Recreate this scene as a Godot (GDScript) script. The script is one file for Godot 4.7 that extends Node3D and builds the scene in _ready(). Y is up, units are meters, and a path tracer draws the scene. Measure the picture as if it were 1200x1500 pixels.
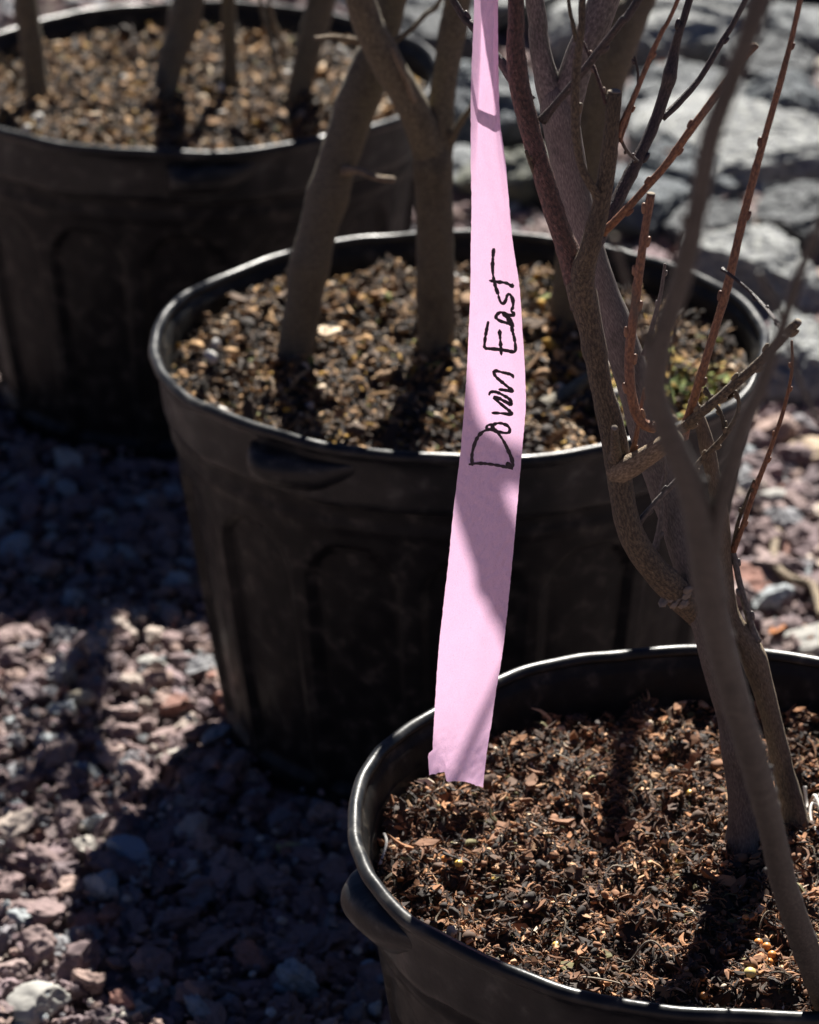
extends Node3D
# Nursery pots with bare shrubs on lava gravel, a pink flagging tape hanging in front. Units are metres, y is up.

const FRONT_STEMS := [
	["stem", "grey", false, 0, "tall smooth grey main stem",
		[[0.1961, 0.2233, -1.6810, 0.0233], [0.1929, 0.2454, -1.6813, 0.0147], [0.1896, 0.2716, -1.6817, 0.0107], [0.1849, 0.3054, -1.6835, 0.0101], [0.1808, 0.3261, -1.6850, 0.0099], [0.1731, 0.3547, -1.6873, 0.0104], [0.1655, 0.3830, -1.6896, 0.0107], [0.1581, 0.4068, -1.6921, 0.0105], [0.1452, 0.4456, -1.6972, 0.0102], [0.1294, 0.4880, -1.7020, 0.0096], [0.1206, 0.5185, -1.7055, 0.0092], [0.1078, 0.5561, -1.7099, 0.0088], [0.0982, 0.5826, -1.7118, 0.0085], [0.0885, 0.6163, -1.7139, 0.0087], [0.0811, 0.6514, -1.7163, 0.0097], [0.0784, 0.6661, -1.7173, 0.0100], [0.0768, 0.6734, -1.7178, 0.0089]]],
	["limb", "grey", false, 0, "",
		[[0.0812, 0.6475, -1.7170, 0.0061], [0.0743, 0.6750, -1.7186, 0.0071], [0.0698, 0.6913, -1.7196, 0.0059], [0.0667, 0.7077, -1.7203, 0.0051], [0.0647, 0.7259, -1.7203, 0.0049], [0.0432, 0.8406, -1.7203, 0.0043], [0.0216, 0.9552, -1.7203, 0.0036], [0.0001, 1.0699, -1.7203, 0.0030]]],
	["limb", "grey", false, 0, "",
		[[0.0819, 0.6475, -1.7170, 0.0065], [0.0829, 0.6731, -1.7186, 0.0082], [0.0876, 0.6913, -1.7196, 0.0082], [0.0930, 0.7058, -1.7203, 0.0080], [0.1009, 0.7250, -1.7236, 0.0081], [0.1415, 0.8507, -1.7414, 0.0071], [0.1821, 0.9765, -1.7593, 0.0060], [0.2227, 1.1022, -1.7771, 0.0049]]],
	["branch", "brown", false, 0, "crooked brown branch in sharp focus",
		[[0.1684, 0.3771, -1.7000, 0.0083], [0.1625, 0.3815, -1.6986, 0.0083], [0.1536, 0.3942, -1.6871, 0.0081], [0.1430, 0.4095, -1.6760, 0.0078], [0.1316, 0.4256, -1.6680, 0.0074], [0.1224, 0.4409, -1.6630, 0.0073], [0.1159, 0.4583, -1.6600, 0.0069], [0.1113, 0.4822, -1.6600, 0.0065], [0.1078, 0.5058, -1.6600, 0.0069], [0.1006, 0.5350, -1.6600, 0.0057], [0.0954, 0.5619, -1.6600, 0.0062], [0.0896, 0.5858, -1.6600, 0.0076], [0.0880, 0.5922, -1.6600, 0.0072]]],
	["limb", "red", false, 0, "reddish limb rising beside the pink tape",
		[[0.0905, 0.5790, -1.6620, 0.0053], [0.0854, 0.5993, -1.6610, 0.0067], [0.0787, 0.6184, -1.6600, 0.0054], [0.0728, 0.6350, -1.6600, 0.0054], [0.0683, 0.6516, -1.6600, 0.0054], [0.0621, 0.6716, -1.6600, 0.0054], [0.0566, 0.6932, -1.6600, 0.0055], [0.0540, 0.7093, -1.6600, 0.0053], [0.0531, 0.7253, -1.6600, 0.0045], [0.0532, 0.7429, -1.6600, 0.0043], [0.0484, 0.8761, -1.6573, 0.0037], [0.0436, 1.0093, -1.6547, 0.0031], [0.0388, 1.1425, -1.6520, 0.0026]]],
	["limb", "brown", true, 0, "sawn-off limb stub with a pale cut end",
		[[0.0906, 0.5816, -1.6580, 0.0057], [0.0894, 0.5997, -1.6550, 0.0067], [0.0917, 0.6127, -1.6500, 0.0052], [0.0965, 0.6347, -1.6450, 0.0049], [0.0998, 0.6584, -1.6450, 0.0043], [0.1017, 0.6800, -1.6450, 0.0038], [0.1026, 0.6997, -1.6450, 0.0036]]],
	["twig", "brown", false, 5, "",
		[[0.0988, 0.6413, -1.6450, 0.0028], [0.0917, 0.6521, -1.6400, 0.0022], [0.0861, 0.6654, -1.6350, 0.0022], [0.0827, 0.6866, -1.6300, 0.0022], [0.0822, 0.7146, -1.6250, 0.0022], [0.0842, 0.7404, -1.6200, 0.0018], [0.0842, 0.7541, -1.6200, 0.0017], [0.0844, 0.8541, -1.6200, 0.0013], [0.0846, 0.9541, -1.6200, 0.0010], [0.0849, 1.0541, -1.6200, 0.0007]]],
	["twig", "brown", false, 2, "",
		[[0.0822, 0.7320, -1.6250, 0.0012], [0.0797, 0.7424, -1.6250, 0.0010], [0.0778, 0.7527, -1.6250, 0.0010], [0.0706, 0.8190, -1.6250, 0.0009], [0.0635, 0.8853, -1.6250, 0.0007], [0.0563, 0.9516, -1.6250, 0.0006]]],
	["branch", "black", false, 6, "dark thin branch crossing the boulders",
		[[0.0887, 0.5865, -1.6650, 0.0046], [0.0949, 0.6054, -1.6700, 0.0043], [0.1009, 0.6150, -1.6800, 0.0039], [0.1096, 0.6295, -1.6900, 0.0036], [0.1197, 0.6474, -1.7000, 0.0032], [0.1291, 0.6658, -1.7100, 0.0030], [0.1339, 0.6805, -1.7150, 0.0034], [0.1355, 0.6865, -1.7150, 0.0039], [0.1380, 0.6986, -1.7200, 0.0025], [0.1408, 0.7114, -1.7200, 0.0021], [0.1453, 0.7246, -1.7250, 0.0019], [0.1761, 0.8335, -1.7533, 0.0016], [0.2069, 0.9424, -1.7816, 0.0012], [0.2377, 1.0513, -1.8099, 0.0008]]],
	["twig", "black", false, 7, "",
		[[0.1321, 0.6652, -1.7120, 0.0018], [0.1392, 0.6705, -1.7150, 0.0018], [0.1517, 0.6838, -1.7200, 0.0016], [0.1622, 0.7008, -1.7250, 0.0016], [0.1749, 0.7232, -1.7300, 0.0014], [0.2157, 0.8137, -1.7414, 0.0011], [0.2565, 0.9043, -1.7527, 0.0008], [0.2974, 0.9949, -1.7641, 0.0004]]],
	["twig", "rust", true, 6, "",
		[[0.0997, 0.6202, -1.6600, 0.0021], [0.1066, 0.6294, -1.6550, 0.0021], [0.1181, 0.6451, -1.6500, 0.0019], [0.1294, 0.6613, -1.6450, 0.0019], [0.1388, 0.6781, -1.6400, 0.0019], [0.1513, 0.6992, -1.6350, 0.0019], [0.1637, 0.7201, -1.6300, 0.0019], [0.1711, 0.7285, -1.6300, 0.0019]]],
	["twig", "rust", false, 6, "",
		[[0.1049, 0.6765, -1.6450, 0.0014], [0.1071, 0.6836, -1.6450, 0.0014], [0.1129, 0.6979, -1.6450, 0.0014], [0.1192, 0.7156, -1.6450, 0.0014], [0.1249, 0.7297, -1.6450, 0.0012], [0.1328, 0.7471, -1.6450, 0.0010], [0.1601, 0.8258, -1.6450, 0.0008], [0.1875, 0.9046, -1.6450, 0.0005], [0.2148, 0.9833, -1.6450, 0.0003]]],
	["twig", "rust", false, 1, "",
		[[0.1061, 0.6729, -1.6470, 0.0010], [0.1081, 0.6791, -1.6480, 0.0010], [0.1113, 0.6892, -1.6500, 0.0010], [0.1145, 0.6999, -1.6500, 0.0009]]],
	["twig", "black", false, 2, "",
		[[0.1145, 0.6988, -1.6500, 0.0007], [0.1146, 0.7070, -1.6500, 0.0007], [0.1127, 0.7162, -1.6500, 0.0007]]],
	["twig", "black", false, 3, "",
		[[0.1062, 0.6748, -1.6500, 0.0009], [0.1105, 0.6643, -1.6600, 0.0009], [0.1187, 0.6469, -1.6950, 0.0009]]],
	["twig", "red", false, 3, "",
		[[0.0986, 0.6936, -1.6450, 0.0009], [0.0945, 0.7052, -1.6500, 0.0009], [0.0918, 0.7119, -1.6550, 0.0009], [0.0874, 0.7210, -1.6600, 0.0007]]],
	["twig", "black", false, 7, "",
		[[0.0675, 0.6803, -1.6600, 0.0021], [0.0751, 0.6919, -1.6550, 0.0019], [0.0856, 0.7070, -1.6500, 0.0021], [0.0969, 0.7244, -1.6450, 0.0020], [0.1054, 0.7381, -1.6400, 0.0020], [0.1129, 0.7485, -1.6400, 0.0020], [0.1627, 0.8352, -1.6400, 0.0016], [0.2126, 0.9219, -1.6400, 0.0011], [0.2624, 1.0086, -1.6400, 0.0006]]],
	["twig", "black", false, 6, "",
		[[0.0606, 0.6881, -1.6650, 0.0031], [0.0527, 0.6980, -1.6700, 0.0029], [0.0468, 0.7059, -1.6750, 0.0026], [0.0389, 0.7151, -1.6800, 0.0023], [0.0320, 0.7223, -1.6850, 0.0021], [0.0222, 0.7344, -1.6900, 0.0019], [-0.0180, 0.8058, -1.7055, 0.0015], [-0.0582, 0.8771, -1.7209, 0.0010], [-0.0984, 0.9484, -1.7364, 0.0006]]],
	["twig", "brown", false, 1, "",
		[[0.0649, 0.6505, -1.6600, 0.0014], [0.0614, 0.6587, -1.6550, 0.0010], [0.0591, 0.6669, -1.6500, 0.0009]]],
	["twig_stub", "brown", true, 0, "",
		[[0.1092, 0.4962, -1.6550, 0.0032], [0.1073, 0.5112, -1.6400, 0.0023], [0.1060, 0.5244, -1.6280, 0.0019]]],
	["branch", "tan", true, 0, "short tan side branch",
		[[0.1105, 0.4861, -1.6600, 0.0072], [0.1169, 0.4936, -1.6500, 0.0061], [0.1243, 0.5034, -1.6400, 0.0054], [0.1318, 0.5139, -1.6300, 0.0050], [0.1384, 0.5199, -1.6250, 0.0046]]],
	["twig", "rust", true, 8, "",
		[[0.1274, 0.5201, -1.6400, 0.0028], [0.1222, 0.5221, -1.6380, 0.0027], [0.1172, 0.5303, -1.6350, 0.0027], [0.1140, 0.5453, -1.6300, 0.0026], [0.1128, 0.5642, -1.6300, 0.0025], [0.1145, 0.5923, -1.6250, 0.0023], [0.1163, 0.6180, -1.6200, 0.0022], [0.1185, 0.6380, -1.6200, 0.0021], [0.1207, 0.6546, -1.6200, 0.0022]]],
	["twig", "rust", false, 3, "",
		[[0.1171, 0.4970, -1.6550, 0.0014], [0.1190, 0.5100, -1.6500, 0.0013], [0.1205, 0.5217, -1.6500, 0.0011], [0.1225, 0.5371, -1.6500, 0.0009]]],
	["twig", "grey", false, 3, "",
		[[0.1257, 0.5364, -1.7000, 0.0015], [0.1302, 0.5560, -1.7000, 0.0013], [0.1334, 0.5715, -1.7000, 0.0011], [0.1351, 0.5877, -1.7000, 0.0009]]],
	["twig", "rust", false, 12, "long slender orange-brown twig",
		[[0.1438, 0.5079, -1.6550, 0.0025], [0.1471, 0.5256, -1.6500, 0.0023], [0.1518, 0.5526, -1.6400, 0.0023], [0.1569, 0.5772, -1.6350, 0.0021], [0.1621, 0.6033, -1.6300, 0.0023], [0.1672, 0.6327, -1.6300, 0.0021], [0.1726, 0.6598, -1.6300, 0.0021], [0.1786, 0.6866, -1.6300, 0.0017], [0.1857, 0.7184, -1.6300, 0.0015], [0.1916, 0.7513, -1.6300, 0.0013], [0.2061, 0.8503, -1.6300, 0.0010], [0.2206, 0.9492, -1.6300, 0.0007], [0.2351, 1.0481, -1.6300, 0.0004]]],
	["twig", "brown", true, 7, "twig with a frayed broken tip",
		[[0.1406, 0.5078, -1.6600, 0.0027], [0.1453, 0.5170, -1.6500, 0.0027], [0.1619, 0.5426, -1.6300, 0.0025], [0.1772, 0.5653, -1.6150, 0.0024], [0.1886, 0.5841, -1.6050, 0.0026], [0.1951, 0.5941, -1.6000, 0.0022]]],
	["twig", "brown", false, 6, "",
		[[0.1486, 0.4842, -1.6600, 0.0016], [0.1545, 0.4976, -1.6500, 0.0016], [0.1639, 0.5143, -1.6400, 0.0016], [0.1693, 0.5272, -1.6350, 0.0012], [0.1704, 0.5368, -1.6320, 0.0011], [0.1682, 0.5438, -1.6300, 0.0012]]],
	["twig", "brown", false, 4, "",
		[[0.1644, 0.5182, -1.6400, 0.0011], [0.1619, 0.5278, -1.6400, 0.0011], [0.1567, 0.5355, -1.6400, 0.0011], [0.1536, 0.5412, -1.6400, 0.0012]]],
	["twig", "black", false, 4, "",
		[[0.1577, 0.6148, -1.6200, 0.0009], [0.1663, 0.6108, -1.6100, 0.0009], [0.1748, 0.6054, -1.6000, 0.0009], [0.1796, 0.6091, -1.5600, 0.0010], [0.1804, 0.6126, -1.5300, 0.0011]]],
	["twig", "rust", false, 6, "",
		[[0.1776, 0.4213, -1.7000, 0.0017], [0.1808, 0.4343, -1.6950, 0.0015], [0.1867, 0.4610, -1.6900, 0.0015], [0.1936, 0.4872, -1.6850, 0.0013], [0.1993, 0.5131, -1.6800, 0.0011], [0.2020, 0.5367, -1.6750, 0.0009], [0.2006, 0.5560, -1.6700, 0.0007]]],
	["stem", "grey", false, 3, "",
		[[0.1927, 0.3652, -1.7000, 0.0023], [0.1880, 0.3800, -1.7000, 0.0021], [0.1827, 0.3989, -1.7000, 0.0019], [0.1777, 0.4204, -1.7000, 0.0017]]],
	["twig", "brown", false, 3, "",
		[[0.1773, 0.4213, -1.7000, 0.0011], [0.1788, 0.4384, -1.6950, 0.0011], [0.1821, 0.4549, -1.6900, 0.0009], [0.1864, 0.4674, -1.6900, 0.0009]]],
	["stem", "tan", false, 0, "second stem kinked below the middle pot rim",
		[[0.2251, 0.2257, -1.7000, 0.0156], [0.2207, 0.2458, -1.7000, 0.0090], [0.2135, 0.2746, -1.7000, 0.0066], [0.2073, 0.3008, -1.7000, 0.0058], [0.2005, 0.3268, -1.7000, 0.0059], [0.1917, 0.3546, -1.7000, 0.0070], [0.1851, 0.3661, -1.7000, 0.0068], [0.1761, 0.3842, -1.7000, 0.0059], [0.1728, 0.4113, -1.7000, 0.0049], [0.1702, 0.4402, -1.7000, 0.0045], [0.1643, 0.4687, -1.7000, 0.0041], [0.1586, 0.4928, -1.7000, 0.0037], [0.1526, 0.5088, -1.7000, 0.0029]]],
	["twig", "grey", false, 4, "",
		[[0.1337, 0.4286, -1.6850, 0.0017], [0.1361, 0.4470, -1.6850, 0.0015], [0.1356, 0.4632, -1.6850, 0.0013], [0.1379, 0.4752, -1.6850, 0.0013], [0.1361, 0.4844, -1.6850, 0.0013]]],
	["twig", "grey", false, 3, "",
		[[0.1229, 0.4540, -1.6650, 0.0016], [0.1296, 0.4633, -1.6650, 0.0015], [0.1366, 0.4720, -1.6650, 0.0015], [0.1454, 0.4820, -1.6650, 0.0013]]],
	["stem", "fore", false, 9, "blurred dark stem leaning towards the viewer",
		[[0.2361, 0.1959, -1.5350, 0.0075], [0.2153, 0.2565, -1.5000, 0.0073], [0.1988, 0.3106, -1.4588, 0.0069], [0.1777, 0.3845, -1.4000, 0.0063], [0.1608, 0.4581, -1.3350, 0.0059], [0.1438, 0.5276, -1.2700, 0.0061], [0.1293, 0.5826, -1.2256, 0.0059], [0.1193, 0.6246, -1.1900, 0.0059], [0.1137, 0.6534, -1.1725, 0.0063], [0.1071, 0.6893, -1.1500, 0.0059], [0.1012, 0.7118, -1.1362, 0.0051], [0.0919, 0.7375, -1.1200, 0.0046], [0.0861, 0.7571, -1.1073, 0.0045], [0.0854, 0.7729, -1.0969, 0.0045], [0.0870, 0.7897, -1.0860, 0.0040], [0.0910, 0.8154, -1.0700, 0.0037], [0.0938, 0.8493, -1.0480, 0.0034], [0.0951, 0.8759, -1.0300, 0.0035], [0.1005, 0.9028, -1.0150, 0.0034], [0.1052, 0.9286, -1.0000, 0.0035], [0.1258, 1.0378, -0.9644, 0.0031], [0.1465, 1.1469, -0.9288, 0.0026], [0.1671, 1.2561, -0.8932, 0.0021]]],
	["limb", "fore", false, 0, "blurred right-hand fork of the near stem",
		[[0.1125, 0.6735, -1.1600, 0.0037], [0.1147, 0.7003, -1.1433, 0.0034], [0.1183, 0.7404, -1.1182, 0.0029], [0.1223, 0.7561, -1.1080, 0.0027], [0.1249, 0.7763, -1.0946, 0.0022], [0.1275, 0.7939, -1.0834, 0.0020], [0.1298, 0.8125, -1.0718, 0.0019], [0.1323, 0.8279, -1.0620, 0.0018], [0.1361, 0.8463, -1.0500, 0.0019], [0.1538, 0.9068, -1.0282, 0.0016], [0.1716, 0.9672, -1.0064, 0.0014], [0.1893, 1.0277, -0.9845, 0.0011]]],
	["limb", "fore", true, 0, "",
		[[0.1276, 0.7930, -1.0840, 0.0015], [0.1288, 0.8027, -1.0780, 0.0014], [0.1297, 0.8116, -1.0724, 0.0015], [0.1302, 0.8185, -1.0680, 0.0017]]],
	["twig", "fore", false, 0, "",
		[[0.1274, 0.7904, -1.0856, 0.0011], [0.1236, 0.8001, -1.0796, 0.0009], [0.1195, 0.8084, -1.0744, 0.0010], [0.1165, 0.8151, -1.0702, 0.0013]]],
	["twig", "fore", true, 0, "",
		[[0.0855, 0.7711, -1.0981, 0.0020], [0.0806, 0.7848, -1.0890, 0.0015], [0.0761, 0.8001, -1.0796, 0.0012], [0.0714, 0.8154, -1.0700, 0.0010], [0.0673, 0.8316, -1.0596, 0.0011]]],
	["twig", "fore", false, 0, "",
		[[0.1283, 0.7894, -1.0900, 0.0010], [0.1362, 0.7611, -1.1200, 0.0009], [0.1450, 0.7384, -1.1400, 0.0009], [0.1549, 0.7193, -1.1600, 0.0010]]],
	["twig", "brown", false, 0, "",
		[[0.0533, 0.7638, -1.6600, 0.0037], [0.0479, 0.7850, -1.6580, 0.0025], [0.0389, 0.8010, -1.6570, 0.0020], [0.0269, 0.8084, -1.6600, 0.0015], [0.0134, 0.8174, -1.6650, 0.0012]]],
]
const MIDDLE_STEMS := [
	["stem", "bare", false, 0, "stem leaning to the right",
		[[-0.0855, 0.2640, -2.3000, 0.0249], [-0.0848, 0.2763, -2.3000, 0.0169], [-0.0841, 0.2907, -2.3000, 0.0134], [-0.0789, 0.3232, -2.3050, 0.0133], [-0.0706, 0.3685, -2.3100, 0.0137], [-0.0576, 0.4167, -2.3200, 0.0142], [-0.0409, 0.4679, -2.3350, 0.0146], [-0.0262, 0.5052, -2.3450, 0.0131], [-0.0136, 0.5459, -2.3600, 0.0116], [0.0111, 0.6574, -2.3836, 0.0101], [0.0358, 0.7690, -2.4073, 0.0085], [0.0604, 0.8805, -2.4309, 0.0070]]],
	["stem", "bare", false, 0, "upright stem that forks in a Y",
		[[0.0210, 0.2653, -2.3100, 0.0262], [0.0204, 0.2776, -2.3100, 0.0174], [0.0199, 0.2937, -2.3100, 0.0139], [0.0187, 0.3581, -2.3100, 0.0138], [0.0175, 0.4150, -2.3100, 0.0134], [0.0165, 0.4405, -2.3100, 0.0136], [0.0155, 0.4532, -2.3100, 0.0121]]],
	["limb", "bare", false, 0, "",
		[[0.0180, 0.4252, -2.3100, 0.0107], [0.0125, 0.4567, -2.3070, 0.0125], [0.0010, 0.4880, -2.3000, 0.0110], [-0.0162, 0.5202, -2.2950, 0.0114], [-0.0297, 0.5510, -2.2900, 0.0108], [-0.0366, 0.5766, -2.2850, 0.0098], [-0.0724, 0.7042, -2.2703, 0.0085], [-0.1082, 0.8318, -2.2557, 0.0072], [-0.1441, 0.9594, -2.2410, 0.0059]]],
	["limb", "bare", false, 0, "",
		[[0.0180, 0.4227, -2.3100, 0.0102], [0.0203, 0.4576, -2.3120, 0.0111], [0.0240, 0.4943, -2.3150, 0.0087], [0.0306, 0.5375, -2.3200, 0.0096], [0.0343, 0.5620, -2.3200, 0.0090], [0.0493, 0.6777, -2.3200, 0.0078], [0.0643, 0.7934, -2.3200, 0.0066], [0.0794, 0.9091, -2.3200, 0.0054]]],
	["twig", "bare", false, 0, "",
		[[0.0266, 0.4532, -2.3100, 0.0034], [0.0327, 0.4690, -2.3000, 0.0026], [0.0406, 0.4847, -2.2900, 0.0024], [0.0498, 0.5002, -2.2800, 0.0021]]],
	["twig", "tan", false, 0, "",
		[[0.0029, 0.4931, -2.2900, 0.0021], [-0.0019, 0.5085, -2.2850, 0.0019], [-0.0071, 0.5223, -2.2800, 0.0017], [-0.0118, 0.5335, -2.2800, 0.0014]]],
	["twig", "bare", false, 0, "",
		[[-0.0119, 0.5296, -2.3100, 0.0021], [0.0000, 0.5379, -2.3100, 0.0019], [0.0119, 0.5502, -2.3100, 0.0019], [0.0214, 0.5600, -2.3100, 0.0019], [0.0513, 0.6195, -2.3100, 0.0016], [0.0813, 0.6791, -2.3100, 0.0014], [0.1112, 0.7386, -2.3100, 0.0011]]],
	["twig_stub", "tan", false, 0, "",
		[[-0.0461, 0.4354, -2.3100, 0.0034], [-0.0362, 0.4388, -2.3000, 0.0024], [-0.0241, 0.4371, -2.2900, 0.0022], [-0.0120, 0.4389, -2.2800, 0.0024]]],
	["twig_stub", "tan", false, 0, "",
		[[-0.0361, 0.5247, -2.3300, 0.0029], [-0.0453, 0.5325, -2.3100, 0.0021], [-0.0546, 0.5364, -2.3000, 0.0017], [-0.0652, 0.5384, -2.2900, 0.0014]]],
	["stem", "bare", false, 0, "third stem behind the front shrub",
		[[0.1116, 0.2615, -2.3800, 0.0230], [0.1143, 0.2835, -2.3800, 0.0133], [0.1189, 0.3196, -2.3850, 0.0127], [0.1301, 0.4000, -2.4000, 0.0141], [0.1421, 0.4701, -2.4100, 0.0160], [0.1585, 0.5136, -2.4200, 0.0145], [0.1718, 0.5415, -2.4300, 0.0129], [0.2157, 0.6649, -2.4549, 0.0112], [0.2596, 0.7884, -2.4798, 0.0095], [0.3035, 0.9118, -2.5047, 0.0078]]],
]
const BACK_STEMS := [
	["stem", "bare", false, 0, "leftmost upright stem",
		[[-0.3309, 0.2820, -2.9300, 0.0140], [-0.3322, 0.2947, -2.9300, 0.0116], [-0.3355, 0.3405, -2.9350, 0.0103], [-0.3403, 0.3920, -2.9400, 0.0103], [-0.3514, 0.5913, -2.9516, 0.0089], [-0.3625, 0.7907, -2.9631, 0.0075], [-0.3736, 0.9900, -2.9747, 0.0062]]],
	["stem", "bare", false, 0, "thick stem leaning to the right",
		[[-0.2264, 0.2820, -2.9200, 0.0152], [-0.2218, 0.2947, -2.9200, 0.0122], [-0.2104, 0.3327, -2.9400, 0.0128], [-0.1957, 0.3833, -2.9600, 0.0140], [-0.1635, 0.5758, -3.0037, 0.0121], [-0.1312, 0.7683, -3.0473, 0.0102], [-0.0990, 0.9608, -3.0910, 0.0084]]],
	["stem", "bare", false, 0, "thin upright stem",
		[[-0.1605, 0.2886, -2.9700, 0.0080], [-0.1615, 0.3014, -2.9700, 0.0068], [-0.1623, 0.3714, -2.9800, 0.0067], [-0.1634, 0.5375, -2.9942, 0.0058], [-0.1646, 0.7035, -3.0084, 0.0049], [-0.1657, 0.8696, -3.0225, 0.0040]]],
	["stem", "bare", false, 0, "right-hand stem",
		[[-0.1000, 0.2915, -2.9300, 0.0134], [-0.0974, 0.3074, -2.9300, 0.0110], [-0.0880, 0.3452, -2.9400, 0.0115], [-0.0775, 0.3861, -2.9500, 0.0127], [-0.0529, 0.5492, -2.9734, 0.0110], [-0.0283, 0.7124, -2.9968, 0.0093], [-0.0037, 0.8756, -3.0202, 0.0076]]],
	["twig", "bare", false, 0, "",
		[[-0.1144, 0.3197, -2.9000, 0.0030], [-0.1211, 0.3508, -2.9000, 0.0024], [-0.1266, 0.3755, -2.9000, 0.0024], [-0.1310, 0.4000, -2.9000, 0.0021], [-0.1415, 0.4995, -2.9000, 0.0018], [-0.1519, 0.5989, -2.9000, 0.0015], [-0.1624, 0.6984, -2.9000, 0.0013]]],
	["twig", "tan", false, 0, "",
		[[-0.1122, 0.3176, -2.9800, 0.0025], [-0.1181, 0.3398, -2.9800, 0.0022], [-0.1239, 0.3588, -2.9800, 0.0018], [-0.1358, 0.4244, -2.9800, 0.0016], [-0.1476, 0.4900, -2.9800, 0.0013], [-0.1595, 0.5556, -2.9800, 0.0011]]],
	["twig", "bare", false, 0, "",
		[[-0.3442, 0.3228, -2.9000, 0.0030], [-0.3530, 0.3414, -2.8900, 0.0027], [-0.3642, 0.3592, -2.8800, 0.0024], [-0.3960, 0.4153, -2.8632, 0.0021], [-0.4279, 0.4714, -2.8463, 0.0017], [-0.4597, 0.5275, -2.8295, 0.0014]]],
]
const UPPER_LIMBS := [[[0.2239, 0.7734, -2.4200, 0.0080], [0.2216, 0.8188, -2.4200, 0.0080], [0.2207, 0.9003, -2.4200, 0.0080], [0.2227, 0.9723, -2.4200, 0.0080]], [[0.0868, 1.2517, -2.2750, 0.0140], [0.1106, 1.1611, -2.2750, 0.0140], [0.1327, 1.0866, -2.2750, 0.0140], [0.1626, 0.9887, -2.2750, 0.0140]], [[0.1339, 1.1743, -2.3150, 0.0080], [0.1666, 1.1508, -2.3150, 0.0080], [0.1994, 1.1369, -2.3150, 0.0080]]]
const TAPE_ROWS := [[0.0343, 0.0414, 0.8002, -1.6589], [0.0341, 0.0426, 0.7783, -1.6575], [0.0335, 0.0433, 0.7647, -1.6565], [0.0326, 0.0442, 0.7443, -1.6550], [0.0321, 0.0444, 0.7237, -1.6535], [0.0312, 0.0449, 0.7028, -1.6520], [0.0310, 0.0458, 0.6818, -1.6508], [0.0311, 0.0488, 0.6604, -1.6498], [0.0316, 0.0508, 0.6388, -1.6492], [0.0314, 0.0531, 0.6167, -1.6490], [0.0313, 0.0566, 0.5943, -1.6492], [0.0307, 0.0583, 0.5715, -1.6498], [0.0299, 0.0601, 0.5483, -1.6507], [0.0286, 0.0608, 0.5248, -1.6520], [0.0270, 0.0594, 0.5008, -1.6534], [0.0253, 0.0582, 0.4846, -1.6544], [0.0229, 0.0567, 0.4601, -1.6560], [0.0209, 0.0552, 0.4354, -1.6575], [0.0177, 0.0528, 0.4020, -1.6592], [0.0156, 0.0505, 0.3768, -1.6602], [0.0142, 0.0470, 0.3514, -1.6608], [0.0135, 0.0450, 0.3344, -1.6610], [0.0128, 0.0425, 0.3196, -1.6610], [0.0136, 0.0404, 0.3009, -1.6608]]
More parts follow.
